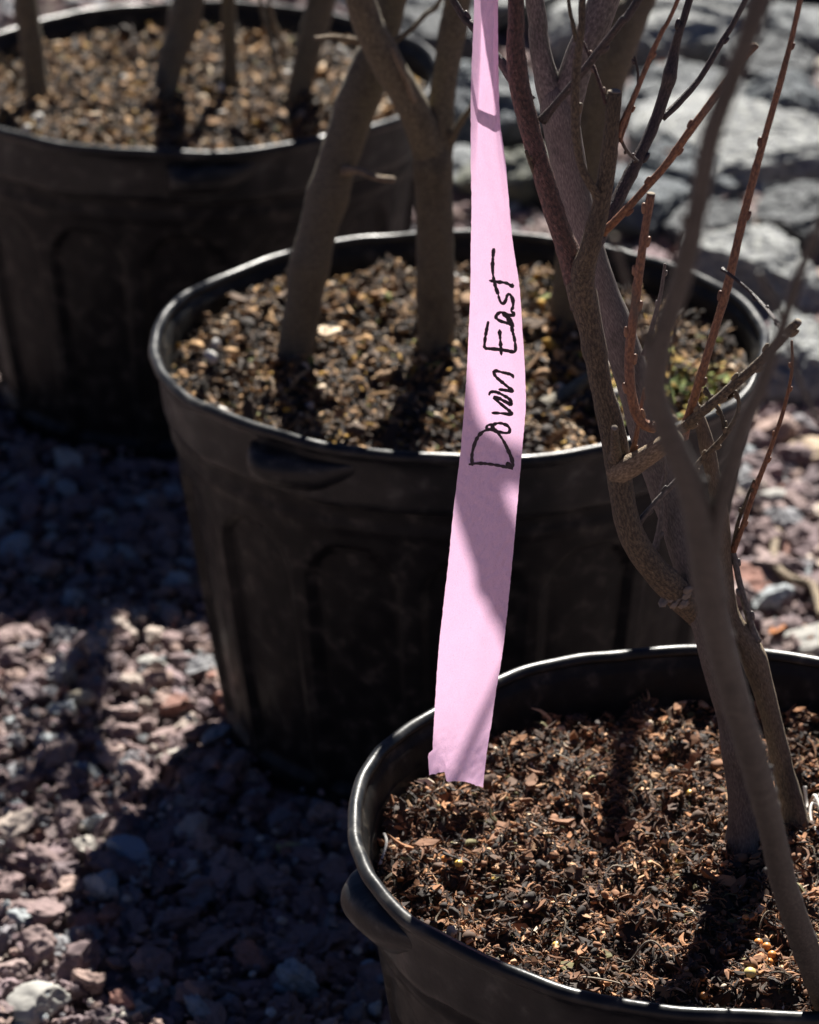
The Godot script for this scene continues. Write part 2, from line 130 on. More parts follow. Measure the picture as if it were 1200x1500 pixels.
const STROKES := [
	["D", [[0.0312, 0.4927], [0.0350, 0.4935], [0.0418, 0.4934], [0.0482, 0.4925], [0.0547, 0.4909], [0.0515, 0.4920], [0.0517, 0.4942], [0.0533, 0.4925], [0.0549, 0.4917]]],
	["D", [[0.0332, 0.4920], [0.0329, 0.4974], [0.0337, 0.5029], [0.0355, 0.5083], [0.0382, 0.5120], [0.0412, 0.5135], [0.0439, 0.5133], [0.0467, 0.5111], [0.0495, 0.5068], [0.0520, 0.5014], [0.0539, 0.4964], [0.0548, 0.4917]]],
	["o", [[0.0421, 0.5141], [0.0407, 0.5141], [0.0405, 0.5154], [0.0418, 0.5164], [0.0436, 0.5162], [0.0436, 0.5150], [0.0457, 0.5128], [0.0494, 0.5117], [0.0521, 0.5118], [0.0526, 0.5138], [0.0512, 0.5159], [0.0480, 0.5172], [0.0452, 0.5170], [0.0434, 0.5159]]],
	["w", [[0.0429, 0.5234], [0.0479, 0.5231], [0.0538, 0.5225], [0.0492, 0.5272], [0.0442, 0.5321], [0.0455, 0.5325], [0.0501, 0.5298], [0.0530, 0.5282], [0.0524, 0.5310], [0.0482, 0.5341], [0.0446, 0.5358], [0.0422, 0.5355], [0.0415, 0.5337]]],
	["n", [[0.0464, 0.5372], [0.0500, 0.5365], [0.0538, 0.5357], [0.0500, 0.5396], [0.0454, 0.5441], [0.0440, 0.5466], [0.0445, 0.5480], [0.0486, 0.5469], [0.0531, 0.5453], [0.0542, 0.5432]]],
	["E", [[0.0387, 0.5608], [0.0439, 0.5606], [0.0502, 0.5594], [0.0541, 0.5584], [0.0550, 0.5596], [0.0545, 0.5649], [0.0533, 0.5702], [0.0526, 0.5736]]],
	["E", [[0.0387, 0.5608], [0.0393, 0.5678], [0.0407, 0.5763]]],
	["E", [[0.0477, 0.5567], [0.0472, 0.5630], [0.0465, 0.5717]]],
	["a", [[0.0526, 0.5734], [0.0536, 0.5726], [0.0514, 0.5746], [0.0473, 0.5761], [0.0448, 0.5779], [0.0450, 0.5797], [0.0471, 0.5811], [0.0500, 0.5797], [0.0525, 0.5755], [0.0536, 0.5726], [0.0504, 0.5779], [0.0482, 0.5806], [0.0509, 0.5797], [0.0538, 0.5788], [0.0536, 0.5803], [0.0522, 0.5815]]],
	["s", [[0.0522, 0.5815], [0.0533, 0.5837], [0.0532, 0.5875], [0.0516, 0.5908], [0.0503, 0.5903], [0.0496, 0.5878], [0.0484, 0.5860], [0.0468, 0.5870], [0.0456, 0.5908]]],
	["t", [[0.0459, 0.5903], [0.0444, 0.5946], [0.0433, 0.5989], [0.0426, 0.6050], [0.0427, 0.6107], [0.0431, 0.6161]]],
	["t", [[0.0408, 0.5986], [0.0449, 0.5979], [0.0493, 0.5972], [0.0530, 0.5951], [0.0527, 0.5967]]],
]
const BOULDERS := [
	[0.347, 0.039, -3.166, 0.090, 0.068, 0.072, 0, "big pale grey slab boulder directly behind the middle pot on the right"],
	[0.366, 0.034, -2.947, 0.074, 0.059, 0.059, 0, "flat pale grey boulder at the right edge nearest the gravel"],
	[0.401, 0.037, -3.326, 0.073, 0.064, 0.058, 2, "dark rounded boulder at the right edge above the pale slab"],
	[0.374, 0.033, -3.566, 0.138, 0.057, 0.110, 0, "long pale slab boulder lying across the right side"],
	[0.282, 0.032, -3.497, 0.076, 0.056, 0.060, 3, "bluish grey boulder behind the dark thin branch"],
	[0.317, 0.030, -3.729, 0.091, 0.052, 0.072, 1, "grey boulder above the orange leaf between the twigs"],
	[0.294, 0.043, -3.979, 0.129, 0.075, 0.103, 0, "large bright boulder near the top beside the slanting brown stem"],
	[0.402, 0.034, -3.893, 0.083, 0.058, 0.066, 2, "dark boulder behind the top of the blurred stem"],
	[0.471, 0.035, -4.017, 0.085, 0.060, 0.068, 1, "lit grey boulder in the top right corner"],
	[0.439, 0.029, -3.744, 0.064, 0.051, 0.051, 3, "small bluish boulder at the right edge below the corner boulder"],
	[0.237, 0.032, -3.371, 0.083, 0.056, 0.066, 3, "blue grey boulder peeking over the middle pot rim"],
	[0.319, 0.022, -3.367, 0.073, 0.039, 0.058, 2, "dark low boulder between the pale slab and the middle pot"],
	[0.223, 0.031, -4.039, 0.069, 0.054, 0.055, 0, "bright boulder seen in the fork of the grey main stem"],
	[0.127, 0.041, -3.700, 0.080, 0.071, 0.063, 1, "pale grey boulder between the pink tape and the red limb"],
	[0.069, 0.047, -3.676, 0.079, 0.082, 0.063, 3, "blue grey boulder behind the left edge of the pink tape"],
	[0.033, 0.031, -4.032, 0.086, 0.054, 0.068, 2, "dark grey boulder behind the Y fork of the middle shrub"],
	[0.113, 0.034, -3.483, 0.075, 0.059, 0.060, 4, "greenish mossy boulder to the right of the pink tape"],
	[0.048, 0.024, -3.518, 0.061, 0.042, 0.049, 1, "small grey boulder right of the forked stem above the gravel"],
	[0.196, 0.030, -3.449, 0.055, 0.053, 0.044, 1, "narrow grey boulder behind the sawn-off limb"],
	[-0.008, 0.032, -4.153, 0.100, 0.055, 0.079, 1, "grey boulder at the top edge behind the back pot"],
	[0.119, 0.041, -4.158, 0.111, 0.072, 0.089, 0, "pale boulder at the top edge behind the tape"],
	[0.395, 0.043, -4.211, 0.130, 0.076, 0.104, 1, "grey boulder cut by the top edge right of centre"],
	[0.528, 0.038, -4.245, 0.102, 0.066, 0.081, 2, "dark boulder cut by the top right corner"],
	[0.218, 0.038, -4.279, 0.108, 0.067, 0.086, 2, "shadowed boulder at the very top behind the grey fork"],
]
const STONES := [
	[0.358, -2.781, 0.0303, "beige", "large beige cobble on the gravel at the right edge"],
	[-0.240, -1.878, 0.0254, "pale", "big pale flat stone in the lower left corner"],
	[-0.084, -2.087, 0.0110, "olive", "olive yellow stone alone in the shade between the pots"],
	[-0.219, -2.223, 0.0161, "pink", "large pinkish brown stone in the sun patch left of the middle pot"],
	[-0.198, -2.079, 0.0186, "blue", "long pale blue grey stone in the shade near the left edge"],
	[0.308, -2.681, 0.0194, "pale", "pale grey stone below the beige cobble"],
	[0.309, -2.405, 0.0268, "pale", "whitish stone beside the front pot rim at the right edge"],
	[-0.255, -2.316, 0.0146, "cream", "cream stone in the middle of the sunlit gravel"],
	[-0.197, -2.368, 0.0159, "pale", "pale tilted stone at the edge of the sun patch"],
	[-0.025, -1.936, 0.0077, "blue", "bluish white pebble beside the front pot wall"],
]
const LEAVES := [
	[0.297, 0.050, -3.854, "orange dead leaf wedged under the grey boulder"],
	[0.279, 0.070, -3.463, "orange dead leaf lying behind the dark thin branch"],
	[0.291, 0.020, -2.418, "small orange leaf on the gravel above the front pot rim"],
	[0.312, 0.020, -2.409, "rust leaf on the gravel at the right edge above the rim"],
]
const DRY_TWIG := [[0.3072, 0.0220, -2.5959, 0.0035], [0.2994, 0.0220, -2.5393, 0.0035], [0.3094, 0.0220, -2.5053, 0.0035], [0.3257, 0.0220, -2.4924, 0.0035], [0.3271, 0.0220, -2.4394, 0.0035]]
const STICK := [[0.0907, 0.2960, -2.2072, 0.0045], [0.1110, 0.2960, -2.2349, 0.0045], [0.1331, 0.2960, -2.2724, 0.0045]]
const BEADS := [[0.0478, -1.6546, 0], [0.0276, -1.6636, 0], [0.0508, -1.6237, 0], [0.0797, -1.5903, 0], [0.1499, -1.6658, 0], [0.1655, -1.5532, 0], [0.1757, -1.5654, 1], [0.1922, -1.5661, 1], [0.1949, -1.5757, 1], [0.1888, -1.5882, 1], [0.1929, -1.5847, 1], [0.1551, -1.5364, 1], [0.0200, -1.6696, 1], [0.1803, -1.5478, 2], [0.1840, -1.6094, 1], [0.1525, -1.6757, 0], [0.1637, -1.7480, 0]]
const LICHEN := [[0.1380, 0.4039, -1.6705], [0.1409, 0.4051, -1.6705], [0.1439, 0.4031, -1.6705], [0.1460, 0.4060, -1.6705], [0.1487, 0.4031, -1.6705], [0.1501, 0.4080, -1.6705], [0.1511, 0.4113, -1.6705]]
const ROOTS := [[[0.2315, 0.0100, -1.7570, 0.0009], [0.2328, 0.0120, -1.7472, 0.0009], [0.2343, 0.0100, -1.7310, 0.0009], [0.2371, 0.0060, -1.7135, 0.0009]], [[0.2437, 0.0080, -1.7513, 0.0009], [0.2355, 0.0140, -1.7423, 0.0009], [0.2322, 0.0100, -1.7488, 0.0009]], [[0.2380, 0.0060, -1.7214, 0.0009], [0.2313, 0.0100, -1.7183, 0.0009], [0.2292, 0.0100, -1.7056, 0.0009], [0.2318, 0.0040, -1.6901, 0.0009]], [[-0.0170, 0.0030, -1.6824, 0.0009], [-0.0132, 0.0080, -1.6978, 0.0009], [-0.0145, 0.0100, -1.7111, 0.0009]], [[-0.0100, 0.0040, -1.7595, 0.0009], [-0.0136, 0.0120, -1.7472, 0.0009], [-0.0159, 0.0080, -1.7342, 0.0009]]]
const KNOT := [0.0379, 0.8004, -1.6550]
# pots: x, z, lip radius, height, soil height
const FRONT := [0.174, -1.678, 0.211, 0.270, 0.229]
const MIDDLE := [0.036, -2.306, 0.226, 0.313, 0.284]
const BACK := [-0.200, -2.957, 0.231, 0.313, 0.282]

var rng := RandomNumberGenerator.new()
var noise := FastNoiseLite.new()
var M := {}
var spheres := {}
var taken := {}
var cam: Camera3D


func _ready() -> void:
	rng.seed = 4711
	noise.seed = 12
	noise.frequency = 1.0
	noise.fractal_octaves = 3
	camera_and_light()
	materials()
	ground()
	boulders()
	pots()
	soils()
	shrubs()
	tape()
	loose_things()


# ------------------------------------------------------------------ camera, sky, sun
func camera_and_light() -> void:
	cam = Camera3D.new()
	cam.name = "camera"
	cam.position = Vector3(0, 1.210, 0)
	cam.rotation = Vector3(-0.4232, 0, 0)
	cam.fov = 17.061
	cam.near = 0.05
	cam.far = 300.0
	var lens := CameraAttributesPhysical.new()
	lens.frustum_focal_length = 105.0
	lens.frustum_focus_distance = 1.81
	lens.exposure_aperture = 9.5
	cam.attributes = lens
	cam.fov = 17.061
	add_child(cam)
	var env := Environment.new()
	env.background_mode = Environment.BG_SKY
	var sky := Sky.new()
	var sm := ProceduralSkyMaterial.new()
	sm.sky_top_color = Color(0.15, 0.26, 0.48)
	sm.sky_horizon_color = Color(0.53, 0.63, 0.80)
	sm.ground_bottom_color = Color(0.22, 0.19, 0.18)
	sm.ground_horizon_color = Color(0.34, 0.31, 0.30)
	sm.sky_energy_multiplier = 0.48
	sm.ground_energy_multiplier = 0.5
	sm.sun_angle_max = 6.0
	sky.sky_material = sm
	env.sky = sky
	env.tonemap_mode = Environment.TONE_MAPPER_LINEAR
	env.tonemap_exposure = 3.35
	env.sdfgi_enabled = true
	env.ssao_enabled = true
	env.ssil_enabled = true
	var we := WorldEnvironment.new()
	we.name = "environment"
	we.environment = env
	add_child(we)
	var sun := DirectionalLight3D.new()
	sun.name = "sun"
	sun.light_energy = 1.6
	sun.light_angular_distance = 0.5
	sun.light_color = Color(1.0, 0.98, 0.945)
	sun.shadow_enabled = true
	add_child(sun)
	sun.look_at_from_position(Vector3(0.46, 3.13, -3.10), Vector3.ZERO)


# ------------------------------------------------------------------ helpers
func lin(r: float, g: float, b: float) -> Color:
	return Color(r, g, b).linear_to_srgb()


func numbered(called: String) -> String:
	taken[called] = taken.get(called, -1) + 1
	return called if taken[called] == 0 else "%s_%03d" % [called, taken[called]]


func thing(called: String, label: String, category: String, at := Vector3.ZERO, group := "") -> Node3D:
	var o := Node3D.new()
	o.name = numbered(called)
	add_child(o)
	o.position = at
	o.set_meta("label", label)
	o.set_meta("category", category)
	if group:
		o.set_meta("group", group)
	return o


func part(called: String, mesh: Mesh, m: Material, parent: Node, label := "") -> MeshInstance3D:
	var o := MeshInstance3D.new()
	o.name = numbered(called) if parent == self else called
	o.mesh = mesh
	o.material_override = m
	parent.add_child(o, true)
	if label:
		o.set_meta("label", label)
	return o


func swarm(called: String, mesh: Mesh, m: Material, parent: Node, places: Array, tints: Array) -> void:
	var mm := MultiMesh.new()
	mm.transform_format = MultiMesh.TRANSFORM_3D
	mm.use_colors = true
	mm.mesh = mesh
	mm.instance_count = places.size()
	for i in places.size():
		mm.set_instance_transform(i, places[i])
		mm.set_instance_color(i, tints[i])
	var o := MultiMeshInstance3D.new()
	o.name = called
	o.multimesh = mm
	o.material_override = m
	o.set_meta("kind", "stuff")
	parent.add_child(o, true)


# triangles given counter-clockwise seen from outside; stored clockwise, as Godot wants
func solid(v: PackedVector3Array, f: PackedInt32Array, col := PackedColorArray(), uv := PackedVector2Array(), flat := false) -> ArrayMesh:
	var a := []
	a.resize(Mesh.ARRAY_MAX)
	if flat:
		var v2 := PackedVector3Array()
		var n2 := PackedVector3Array()
		var c2 := PackedColorArray()
		for i in range(0, f.size(), 3):
			var n := (v[f[i + 1]] - v[f[i]]).cross(v[f[i + 2]] - v[f[i]]).normalized()
			for k in [0, 2, 1]:
				v2.append(v[f[i + k]])
				n2.append(n)
				if col.size():
					c2.append(col[f[i + k]])
		a[Mesh.ARRAY_VERTEX] = v2
		a[Mesh.ARRAY_NORMAL] = n2
		if col.size():
			a[Mesh.ARRAY_COLOR] = c2
	else:
		var n := PackedVector3Array()
		n.resize(v.size())
		var g := PackedInt32Array()
		g.resize(f.size())
		for i in range(0, f.size(), 3):
			var c := (v[f[i + 1]] - v[f[i]]).cross(v[f[i + 2]] - v[f[i]])
			for k in 3:
				n[f[i + k]] += c
			g[i] = f[i]
			g[i + 1] = f[i + 2]
			g[i + 2] = f[i + 1]
		for i in n.size():
			n[i] = n[i].normalized()
		a[Mesh.ARRAY_VERTEX] = v
		a[Mesh.ARRAY_NORMAL] = n
		a[Mesh.ARRAY_INDEX] = g
		if col.size():
			a[Mesh.ARRAY_COLOR] = col
		if uv.size():
			a[Mesh.ARRAY_TEX_UV] = uv
	var m := ArrayMesh.new()
	m.add_surface_from_arrays(Mesh.PRIMITIVE_TRIANGLES, a)
	return m


func icosphere(n: int) -> Array:
	if spheres.has(n):
		return spheres[n]
	var t := (1.0 + sqrt(5.0)) / 2.0
	var v: Array = []
	for p in [[-1, t, 0], [1, t, 0], [-1, -t, 0], [1, -t, 0], [0, -1, t], [0, 1, t], [0, -1, -t], [0, 1, -t], [t, 0, -1], [t, 0, 1], [-t, 0, -1], [-t, 0, 1]]:
		v.append(Vector3(p[0], p[1], p[2]).normalized())
	var f: Array = [0, 11, 5, 0, 5, 1, 0, 1, 7, 0, 7, 10, 0, 10, 11, 1, 5, 9, 5, 11, 4, 11, 10, 2, 10, 7, 6, 7, 1, 8, 3, 9, 4, 3, 4, 2, 3, 2, 6, 3, 6, 8, 3, 8, 9, 4, 9, 5, 2, 4, 11, 6, 2, 10, 8, 6, 7, 9, 8, 1]
	for s in n:
		var mid := {}
		var g: Array = []
		for i in range(0, f.size(), 3):
			var m := []
			for k in 3:
				var a: int = f[i + k]
				var b: int = f[i + (k + 1) % 3]
				var key := mini(a, b) * 100000 + maxi(a, b)
				if not mid.has(key):
					mid[key] = v.size()
					v.append(((v[a] + v[b]) / 2.0).normalized())
				m.append(mid[key])
			g.append_array([f[i], m[0], m[2], f[i + 1], m[1], m[0], f[i + 2], m[2], m[1], m[0], m[1], m[2]])
		f = g
	spheres[n] = [PackedVector3Array(v), PackedInt32Array(f)]
	return spheres[n]


# a broken stone: a ball cut by planes, roughened; the grey mottling goes into the vertex colours
func rock(detail: int, cuts: int, rough: float, size: Vector3, shift: float, mottle := 0.35, soft := 0.88, facets := false) -> ArrayMesh:
	var s := icosphere(detail)
	var v: PackedVector3Array = s[0].duplicate()
	var planes := []
	for i in cuts:
		var n := Vector3(rng.randfn(), rng.randfn(), rng.randfn()).normalized()
		planes.append([n, rng.randf_range(0.42, 0.8)])
	if cuts > 10 and detail == 4:
		planes.append([Vector3(0.1, 1, 0.15).normalized(), 0.5])
	var col := PackedColorArray()
	for i in v.size():
		var d := v[i]
		var p := d
		for pl in planes:
			var over: float = p.dot(pl[0]) - pl[1]
			if over > 0.0:
				p -= pl[0] * over * soft
		var q := d * 2.0 + Vector3(shift, shift * 0.7, -shift)
		p += d * (noise.get_noise_3dv(q) * rough + noise.get_noise_3dv(q * 3.5) * rough * 0.6 + noise.get_noise_3dv(q * 9.0) * rough * 0.2)
		v[i] = p * size
		var g := 1.0 + mottle * (noise.get_noise_3dv(q * 3.0 + Vector3(9, 1, 4)) + 0.8 * noise.get_noise_3dv(q * 9.0))
		g = clampf(g, 0.35, 1.6)
		col.append(Color(g, g, g))
	return solid(v, s[1], col, PackedVector2Array(), facets)


# smooth curve through rows of [x, y, z, r]
func curve(rows: Array, step: float) -> Array:
	var out := []
	for i in rows.size() - 1:
		var p := []
		for k in [-1, 0, 1, 2]:
			var r: Array = rows[clampi(i + k, 0, rows.size() - 1)]
			p.append(Vector4(r[0], r[1], r[2], r[3]))
		var length := Vector3(p[2].x - p[1].x, p[2].y - p[1].y, p[2].z - p[1].z).length()
		var n := maxi(2, int(length / step))
		for j in n:
			var t := float(j) / n
			var c: Vector4 = 0.5 * ((2.0 * p[1]) + (p[2] - p[0]) * t + (2.0 * p[0] - 5.0 * p[1] + 4.0 * p[2] - p[3]) * t * t + (3.0 * p[1] - p[0] - 3.0 * p[2] + p[3]) * t * t * t)
			out.append(c)
	var e: Array = rows[-1]
	out.append(Vector4(e[0], e[1], e[2], e[3]))
	return out


# a bark-covered tube through rows of [x, y, z, r]; bumps and buds are part of the skin
func tube(rows: Array, sides: int, step: float, bump: float, buds := 0, blunt := false) -> ArrayMesh:
	var c := curve(rows, step)
	var v := PackedVector3Array()
	var uv := PackedVector2Array()
	var f := PackedInt32Array()
	var col := PackedColorArray()
	var side := Vector3.ZERO
	var along := 0.0
	var shift := rng.randf() * 50.0
	var tips := []
	var total := 0.0
	for i in range(1, c.size()):
		total += Vector3(c[i].x - c[i - 1].x, c[i].y - c[i - 1].y, c[i].z - c[i - 1].z).length()
	var nodes := []
	for i in int(total / maxf(0.028, c[0].w * 3.0)):
		nodes.append([rng.randf() * total, rng.randf_range(0.03, 0.15), rng.randf() * TAU])
	for i in c.size():
		var p := Vector3(c[i].x, c[i].y, c[i].z)
		var a: Vector4 = c[maxi(i - 1, 0)]
		var b: Vector4 = c[mini(i + 1, c.size() - 1)]
		var d := Vector3(b.x - a.x, b.y - a.y, b.z - a.z).normalized()
		if i == 0:
			side = d.cross(Vector3(0.3, 0.1, 1)).normalized()
		side = (side - d * side.dot(d)).normalized()
		var other := d.cross(side)
		if i > 0:
			along += Vector3(c[i].x - c[i - 1].x, c[i].y - c[i - 1].y, c[i].z - c[i - 1].z).length()
		tips = [p, d]
		for k in sides + 1:
			var t := TAU * k / sides
			var out := side * cos(t) + other * sin(t)
			var r: float = c[i].w
			var q := Vector3(p.x + out.x * r, (p.y + out.y * r) * 0.6, p.z + out.z * r) * 55.0
			r *= 1.0 + bump * (noise.get_noise_3dv(q + Vector3(shift, 0, 0)) + 0.6 * noise.get_noise_3dv(q * 4.0))
			if c[0].w < 0.0055 and total > 0.02:
				r *= 1.0 + 0.35 * exp(-along / (c[0].w * 1.6))
			for nd in nodes:
				# old leaf scars and branch collars swell the stem, more on one side
				r *= 1.0 + nd[1] * exp(-pow((along - nd[0]) / maxf(c[0].w * 0.45, 0.0016), 2.0)) * (0.6 + 0.4 * cos(t - nd[2]))
			var tone := 1.0 + 0.55 * noise.get_noise_3dv(q * 0.5 + Vector3(40, shift, 0)) + 0.5 * noise.get_noise_3dv(q * 2.2 + Vector3(0, 70, 0)) + 0.35 * noise.get_noise_3dv(q * 7.0)
			var crust := smoothstep(0.22, 0.36, noise.get_noise_3dv(q * 0.9 + Vector3(0, 0, 90 + shift)))
			col.append(Color(tone, tone, tone).lerp(Color(1.5, 1.65, 1.6), crust * 0.6))
			v.append(p + out * r)
			uv.append(Vector2(float(k) / sides * TAU * maxf(c[0].w, 0.002), along))
	for i in c.size() - 1:
		for k in sides:
			var a := i * (sides + 1) + k
			f.append_array([a, a + 1, a + sides + 1, a + 1, a + sides + 2, a + sides + 1])
	# a rounded shoulder closes the far end, so that forks grow out of it
	var last := c.size() - 1
	if not blunt:
		var e: Vector4 = c[last]
		for j in 4:
			var t2 := PI / 2.0 * (j + 1) / 4.6
			for k in sides + 1:
				var p0: Vector3 = v[last * (sides + 1) + k] - tips[0]
				col.append(Color(1, 1, 1))
				v.append(tips[0] + p0 * cos(t2) + tips[1] * e.w * sin(t2))
				uv.append(Vector2(uv[last * (sides + 1) + k].x, along + e.w * sin(t2)))
			for k in sides:
				var a := (last + j) * (sides + 1) + k
				f.append_array([a, a + 1, a + sides + 1, a + 1, a + sides + 2, a + sides + 1])
		last += 4
	# end caps
	for e in [0, last]:
		var mid := v.size()
		col.append(Color(1, 1, 1))
		var ce: Vector4 = c[mini(e, c.size() - 1)]
		v.append(Vector3(ce.x, ce.y, ce.z) + (tips[1] * ce.w * (0.15 if blunt else 1.0) if e > 0 else Vector3.ZERO))
		uv.append(Vector2(0, along))
		for k in sides:
			var a: int = e * (sides + 1) + k
			if e == 0:
				f.append_array([mid, a + 1, a])
			else:
				f.append_array([mid, a, a + 1])
	# buds: pointed swellings on alternate sides
	var s := icosphere(1)
	for j in buds:
		var i := clampi(int((j + 0.7 + 0.4 * rng.randf()) / (buds + 0.5) * c.size()), 1, c.size() - 2)
		var p := Vector3(c[i].x, c[i].y, c[i].z)
		var d := (Vector3(c[i + 1].x, c[i + 1].y, c[i + 1].z) - p).normalized()
		var w := d.cross(Vector3(rng.randf_range(-0.4, 0.4), 0.15, 1)).normalized() * (1.0 if j % 2 == 0 else -1.0)
		var r: float = maxf(c[i].w, 0.0012)
		var size := minf(r * 0.78, 0.0018)
		var from := v.size()
		for q in s[0]:
			var o: Vector3 = w * q.x * size + d * (q.y * size * 1.9) + w.cross(d) * q.z * size * 0.9
			col.append(Color(0.9, 0.9, 0.9))
			v.append(p + w * r * 0.95 + d * size * 0.6 + o + w * maxf(q.y, 0.0) * size * 0.4)
			uv.append(Vector2(0.01, along * 0.3))
		for q in s[1]:
			f.append(from + q)
	return solid(v, f, col, uv)


func fine_noise(freq: float, octaves: int, colours: Array, offsets: Array, sd: int, size := 512) -> NoiseTexture2D:
	var n := FastNoiseLite.new()
	n.noise_type = FastNoiseLite.TYPE_SIMPLEX_SMOOTH
	n.frequency = freq
	n.fractal_octaves = octaves
	n.seed = sd
	var t := NoiseTexture2D.new()
	t.width = size
	t.height = size
	t.seamless = true
	t.noise = n
	if colours.size():
		var g := Gradient.new()
		g.colors = PackedColorArray(colours)
		g.offsets = PackedFloat32Array(offsets)
		t.color_ramp = g
	return t


func plain(c: Color, rough: float) -> StandardMaterial3D:
	var m := StandardMaterial3D.new()
	m.albedo_color = c
	m.roughness = rough
	return m


func bark(dark: Color, light: Color, patch: Color, rough: float, relief: float, sd: int) -> StandardMaterial3D:
	var m := StandardMaterial3D.new()
	m.albedo_texture = fine_noise(0.014, 7, [dark, dark.lerp(light, 0.45), light.lerp(dark, 0.2), light, patch], [0.2, 0.4, 0.55, 0.72, 0.9], sd, 1024)
	m.vertex_color_use_as_albedo = true
	m.roughness = rough
	m.rim_enabled = rough > 0.65
	m.rim = 0.1
	m.rim_tint = 0.6
	m.heightmap_enabled = true
	m.heightmap_texture = fine_noise(0.03, 6, [], [], sd + 1, 1024)
	m.heightmap_scale = relief
	m.uv1_scale = Vector3(34, 17, 1)
	return m


func plastic(dark: Color, mid: Color, dust: Color, sd: int) -> StandardMaterial3D:
	var p := StandardMaterial3D.new()
	p.albedo_texture = fine_noise(0.009, 7, [dark, dark.lerp(mid, 0.5), mid, mid.lerp(dust, 0.35), dust], [0.25, 0.48, 0.62, 0.75, 0.93], sd, 1024)
	p.roughness = 0.46
	p.metallic_specular = 0.24
	p.roughness_texture = fine_noise(0.02, 5, [Color(0.75, 0.75, 0.75), Color(1, 1, 1)], [0.3, 0.7], sd + 1)
	p.heightmap_enabled = true
	p.heightmap_texture = fine_noise(0.08, 4, [], [], sd + 2)
	p.heightmap_scale = 0.008
	p.uv1_scale = Vector3(2, 2, 1)
	return p


func materials() -> void:
	# bark: smooth grey, brown, reddish, black, rust twigs, tan, near stem, middle shrubs
	M.grey = bark(lin(0.062, 0.053, 0.046), lin(0.135, 0.117, 0.103), lin(0.22, 0.195, 0.165), 0.6, 0.025, 3)
	M.brown = bark(lin(0.048, 0.034, 0.020), lin(0.165, 0.122, 0.070), lin(0.31, 0.25, 0.16), 0.66, 0.14, 13)
	M.red = bark(lin(0.04, 0.023, 0.020), lin(0.13, 0.062, 0.048), lin(0.22, 0.15, 0.11), 0.62, 0.09, 23)
	M.black = bark(lin(0.02, 0.015, 0.014), lin(0.06, 0.042, 0.038), lin(0.16, 0.13, 0.11), 0.5, 0.06, 33)
	M.rust = bark(lin(0.10, 0.040, 0.022), lin(0.24, 0.105, 0.05), lin(0.30, 0.18, 0.10), 0.5, 0.04, 43)
	M.tan = bark(lin(0.12, 0.085, 0.05), lin(0.26, 0.19, 0.115), lin(0.36, 0.29, 0.2), 0.78, 0.08, 53)
	M.fore = bark(lin(0.014, 0.0125, 0.0115), lin(0.045, 0.040, 0.035), lin(0.12, 0.105, 0.085), 0.6, 0.02, 63)
	M.bare = bark(lin(0.056, 0.044, 0.025), lin(0.155, 0.124, 0.073), lin(0.27, 0.225, 0.145), 0.75, 0.06, 73)
	M.wood = plain(lin(0.22, 0.18, 0.135), 0.9)
	M.perlite = plain(lin(0.52, 0.50, 0.46), 0.9)
	# weathered black pot plastic with dried mud
	M.plastic = plastic(lin(0.009, 0.009, 0.0095), lin(0.015, 0.0145, 0.014), lin(0.055, 0.048, 0.04), 5)
	M.dusty_plastic = plastic(lin(0.010, 0.010, 0.0105), lin(0.019, 0.0185, 0.0175), lin(0.065, 0.06, 0.05), 15)
	M.worn_plastic = plastic(lin(0.009, 0.010, 0.011), lin(0.017, 0.017, 0.0175), lin(0.065, 0.063, 0.055), 25)
	M.worn_plastic.roughness = 0.4
	M.worn_plastic.metallic_specular = 0.34
	# stones and soil bits take their tone from vertex colours
	var st := plain(Color.WHITE, 0.9)
	st.vertex_color_use_as_albedo = true
	M.stone_bits = st
	var so := plain(Color.WHITE, 0.85)
	so.vertex_color_use_as_albedo = true
	M.soil_bits = so
	M.gravel = []
	for c in gravel_tones():
		M.gravel.append(tinted(Color(c[0], c[1], c[2]), 0.9))
	var tp := StandardMaterial3D.new()
	tp.albedo_color = lin(0.94, 0.645, 0.86)
	tp.roughness = 0.42
	tp.albedo_texture = fine_noise(0.10, 3, [Color(0.62, 0.5, 0.6), Color(0.96, 0.955, 0.96), Color(1, 1, 1)], [0.06, 0.10, 0.6], 121)
	tp.heightmap_enabled = true
	tp.heightmap_texture = fine_noise(0.012, 4, [], [], 122)
	tp.heightmap_scale = 0.12
	tp.backlight_enabled = true
	tp.backlight = Color(0.76, 0.73, 0.745)
	M.tape = tp
	M.ink = plain(lin(0.018, 0.008, 0.02), 0.55)


func tinted(c: Color, rough: float) -> StandardMaterial3D:
	var m := plain(c.linear_to_srgb(), rough)
	m.vertex_color_use_as_albedo = true
	return m


func gravel_tones() -> Array:
	return [[0.165, 0.113, 0.110], [0.195, 0.138, 0.130], [0.135, 0.094, 0.096], [0.225, 0.165, 0.153], [0.175, 0.123, 0.130], [0.11, 0.080, 0.086],
		[0.24, 0.165, 0.14], [0.19, 0.19, 0.20], [0.25, 0.27, 0.28], [0.34, 0.28, 0.24], [0.13, 0.12, 0.13], [0.26, 0.13, 0.10], [0.36, 0.33, 0.29]]


func gravel_pick() -> int:
	var w := [16, 16, 14, 10, 10, 9, 8, 6, 4, 4, 6, 3, 2]
	var k := rng.randi() % 108
	for i in w.size():
		k -= w[i]
		if k < 0:
			return i
	return 0


# ------------------------------------------------------------------ ground
func in_frame(p: Vector3) -> Vector2:
	var q := cam.transform.affine_inverse() * p
	return Vector2(0.5 + q.x / -q.z / 0.24, 0.5 - q.y / -q.z / 0.30)


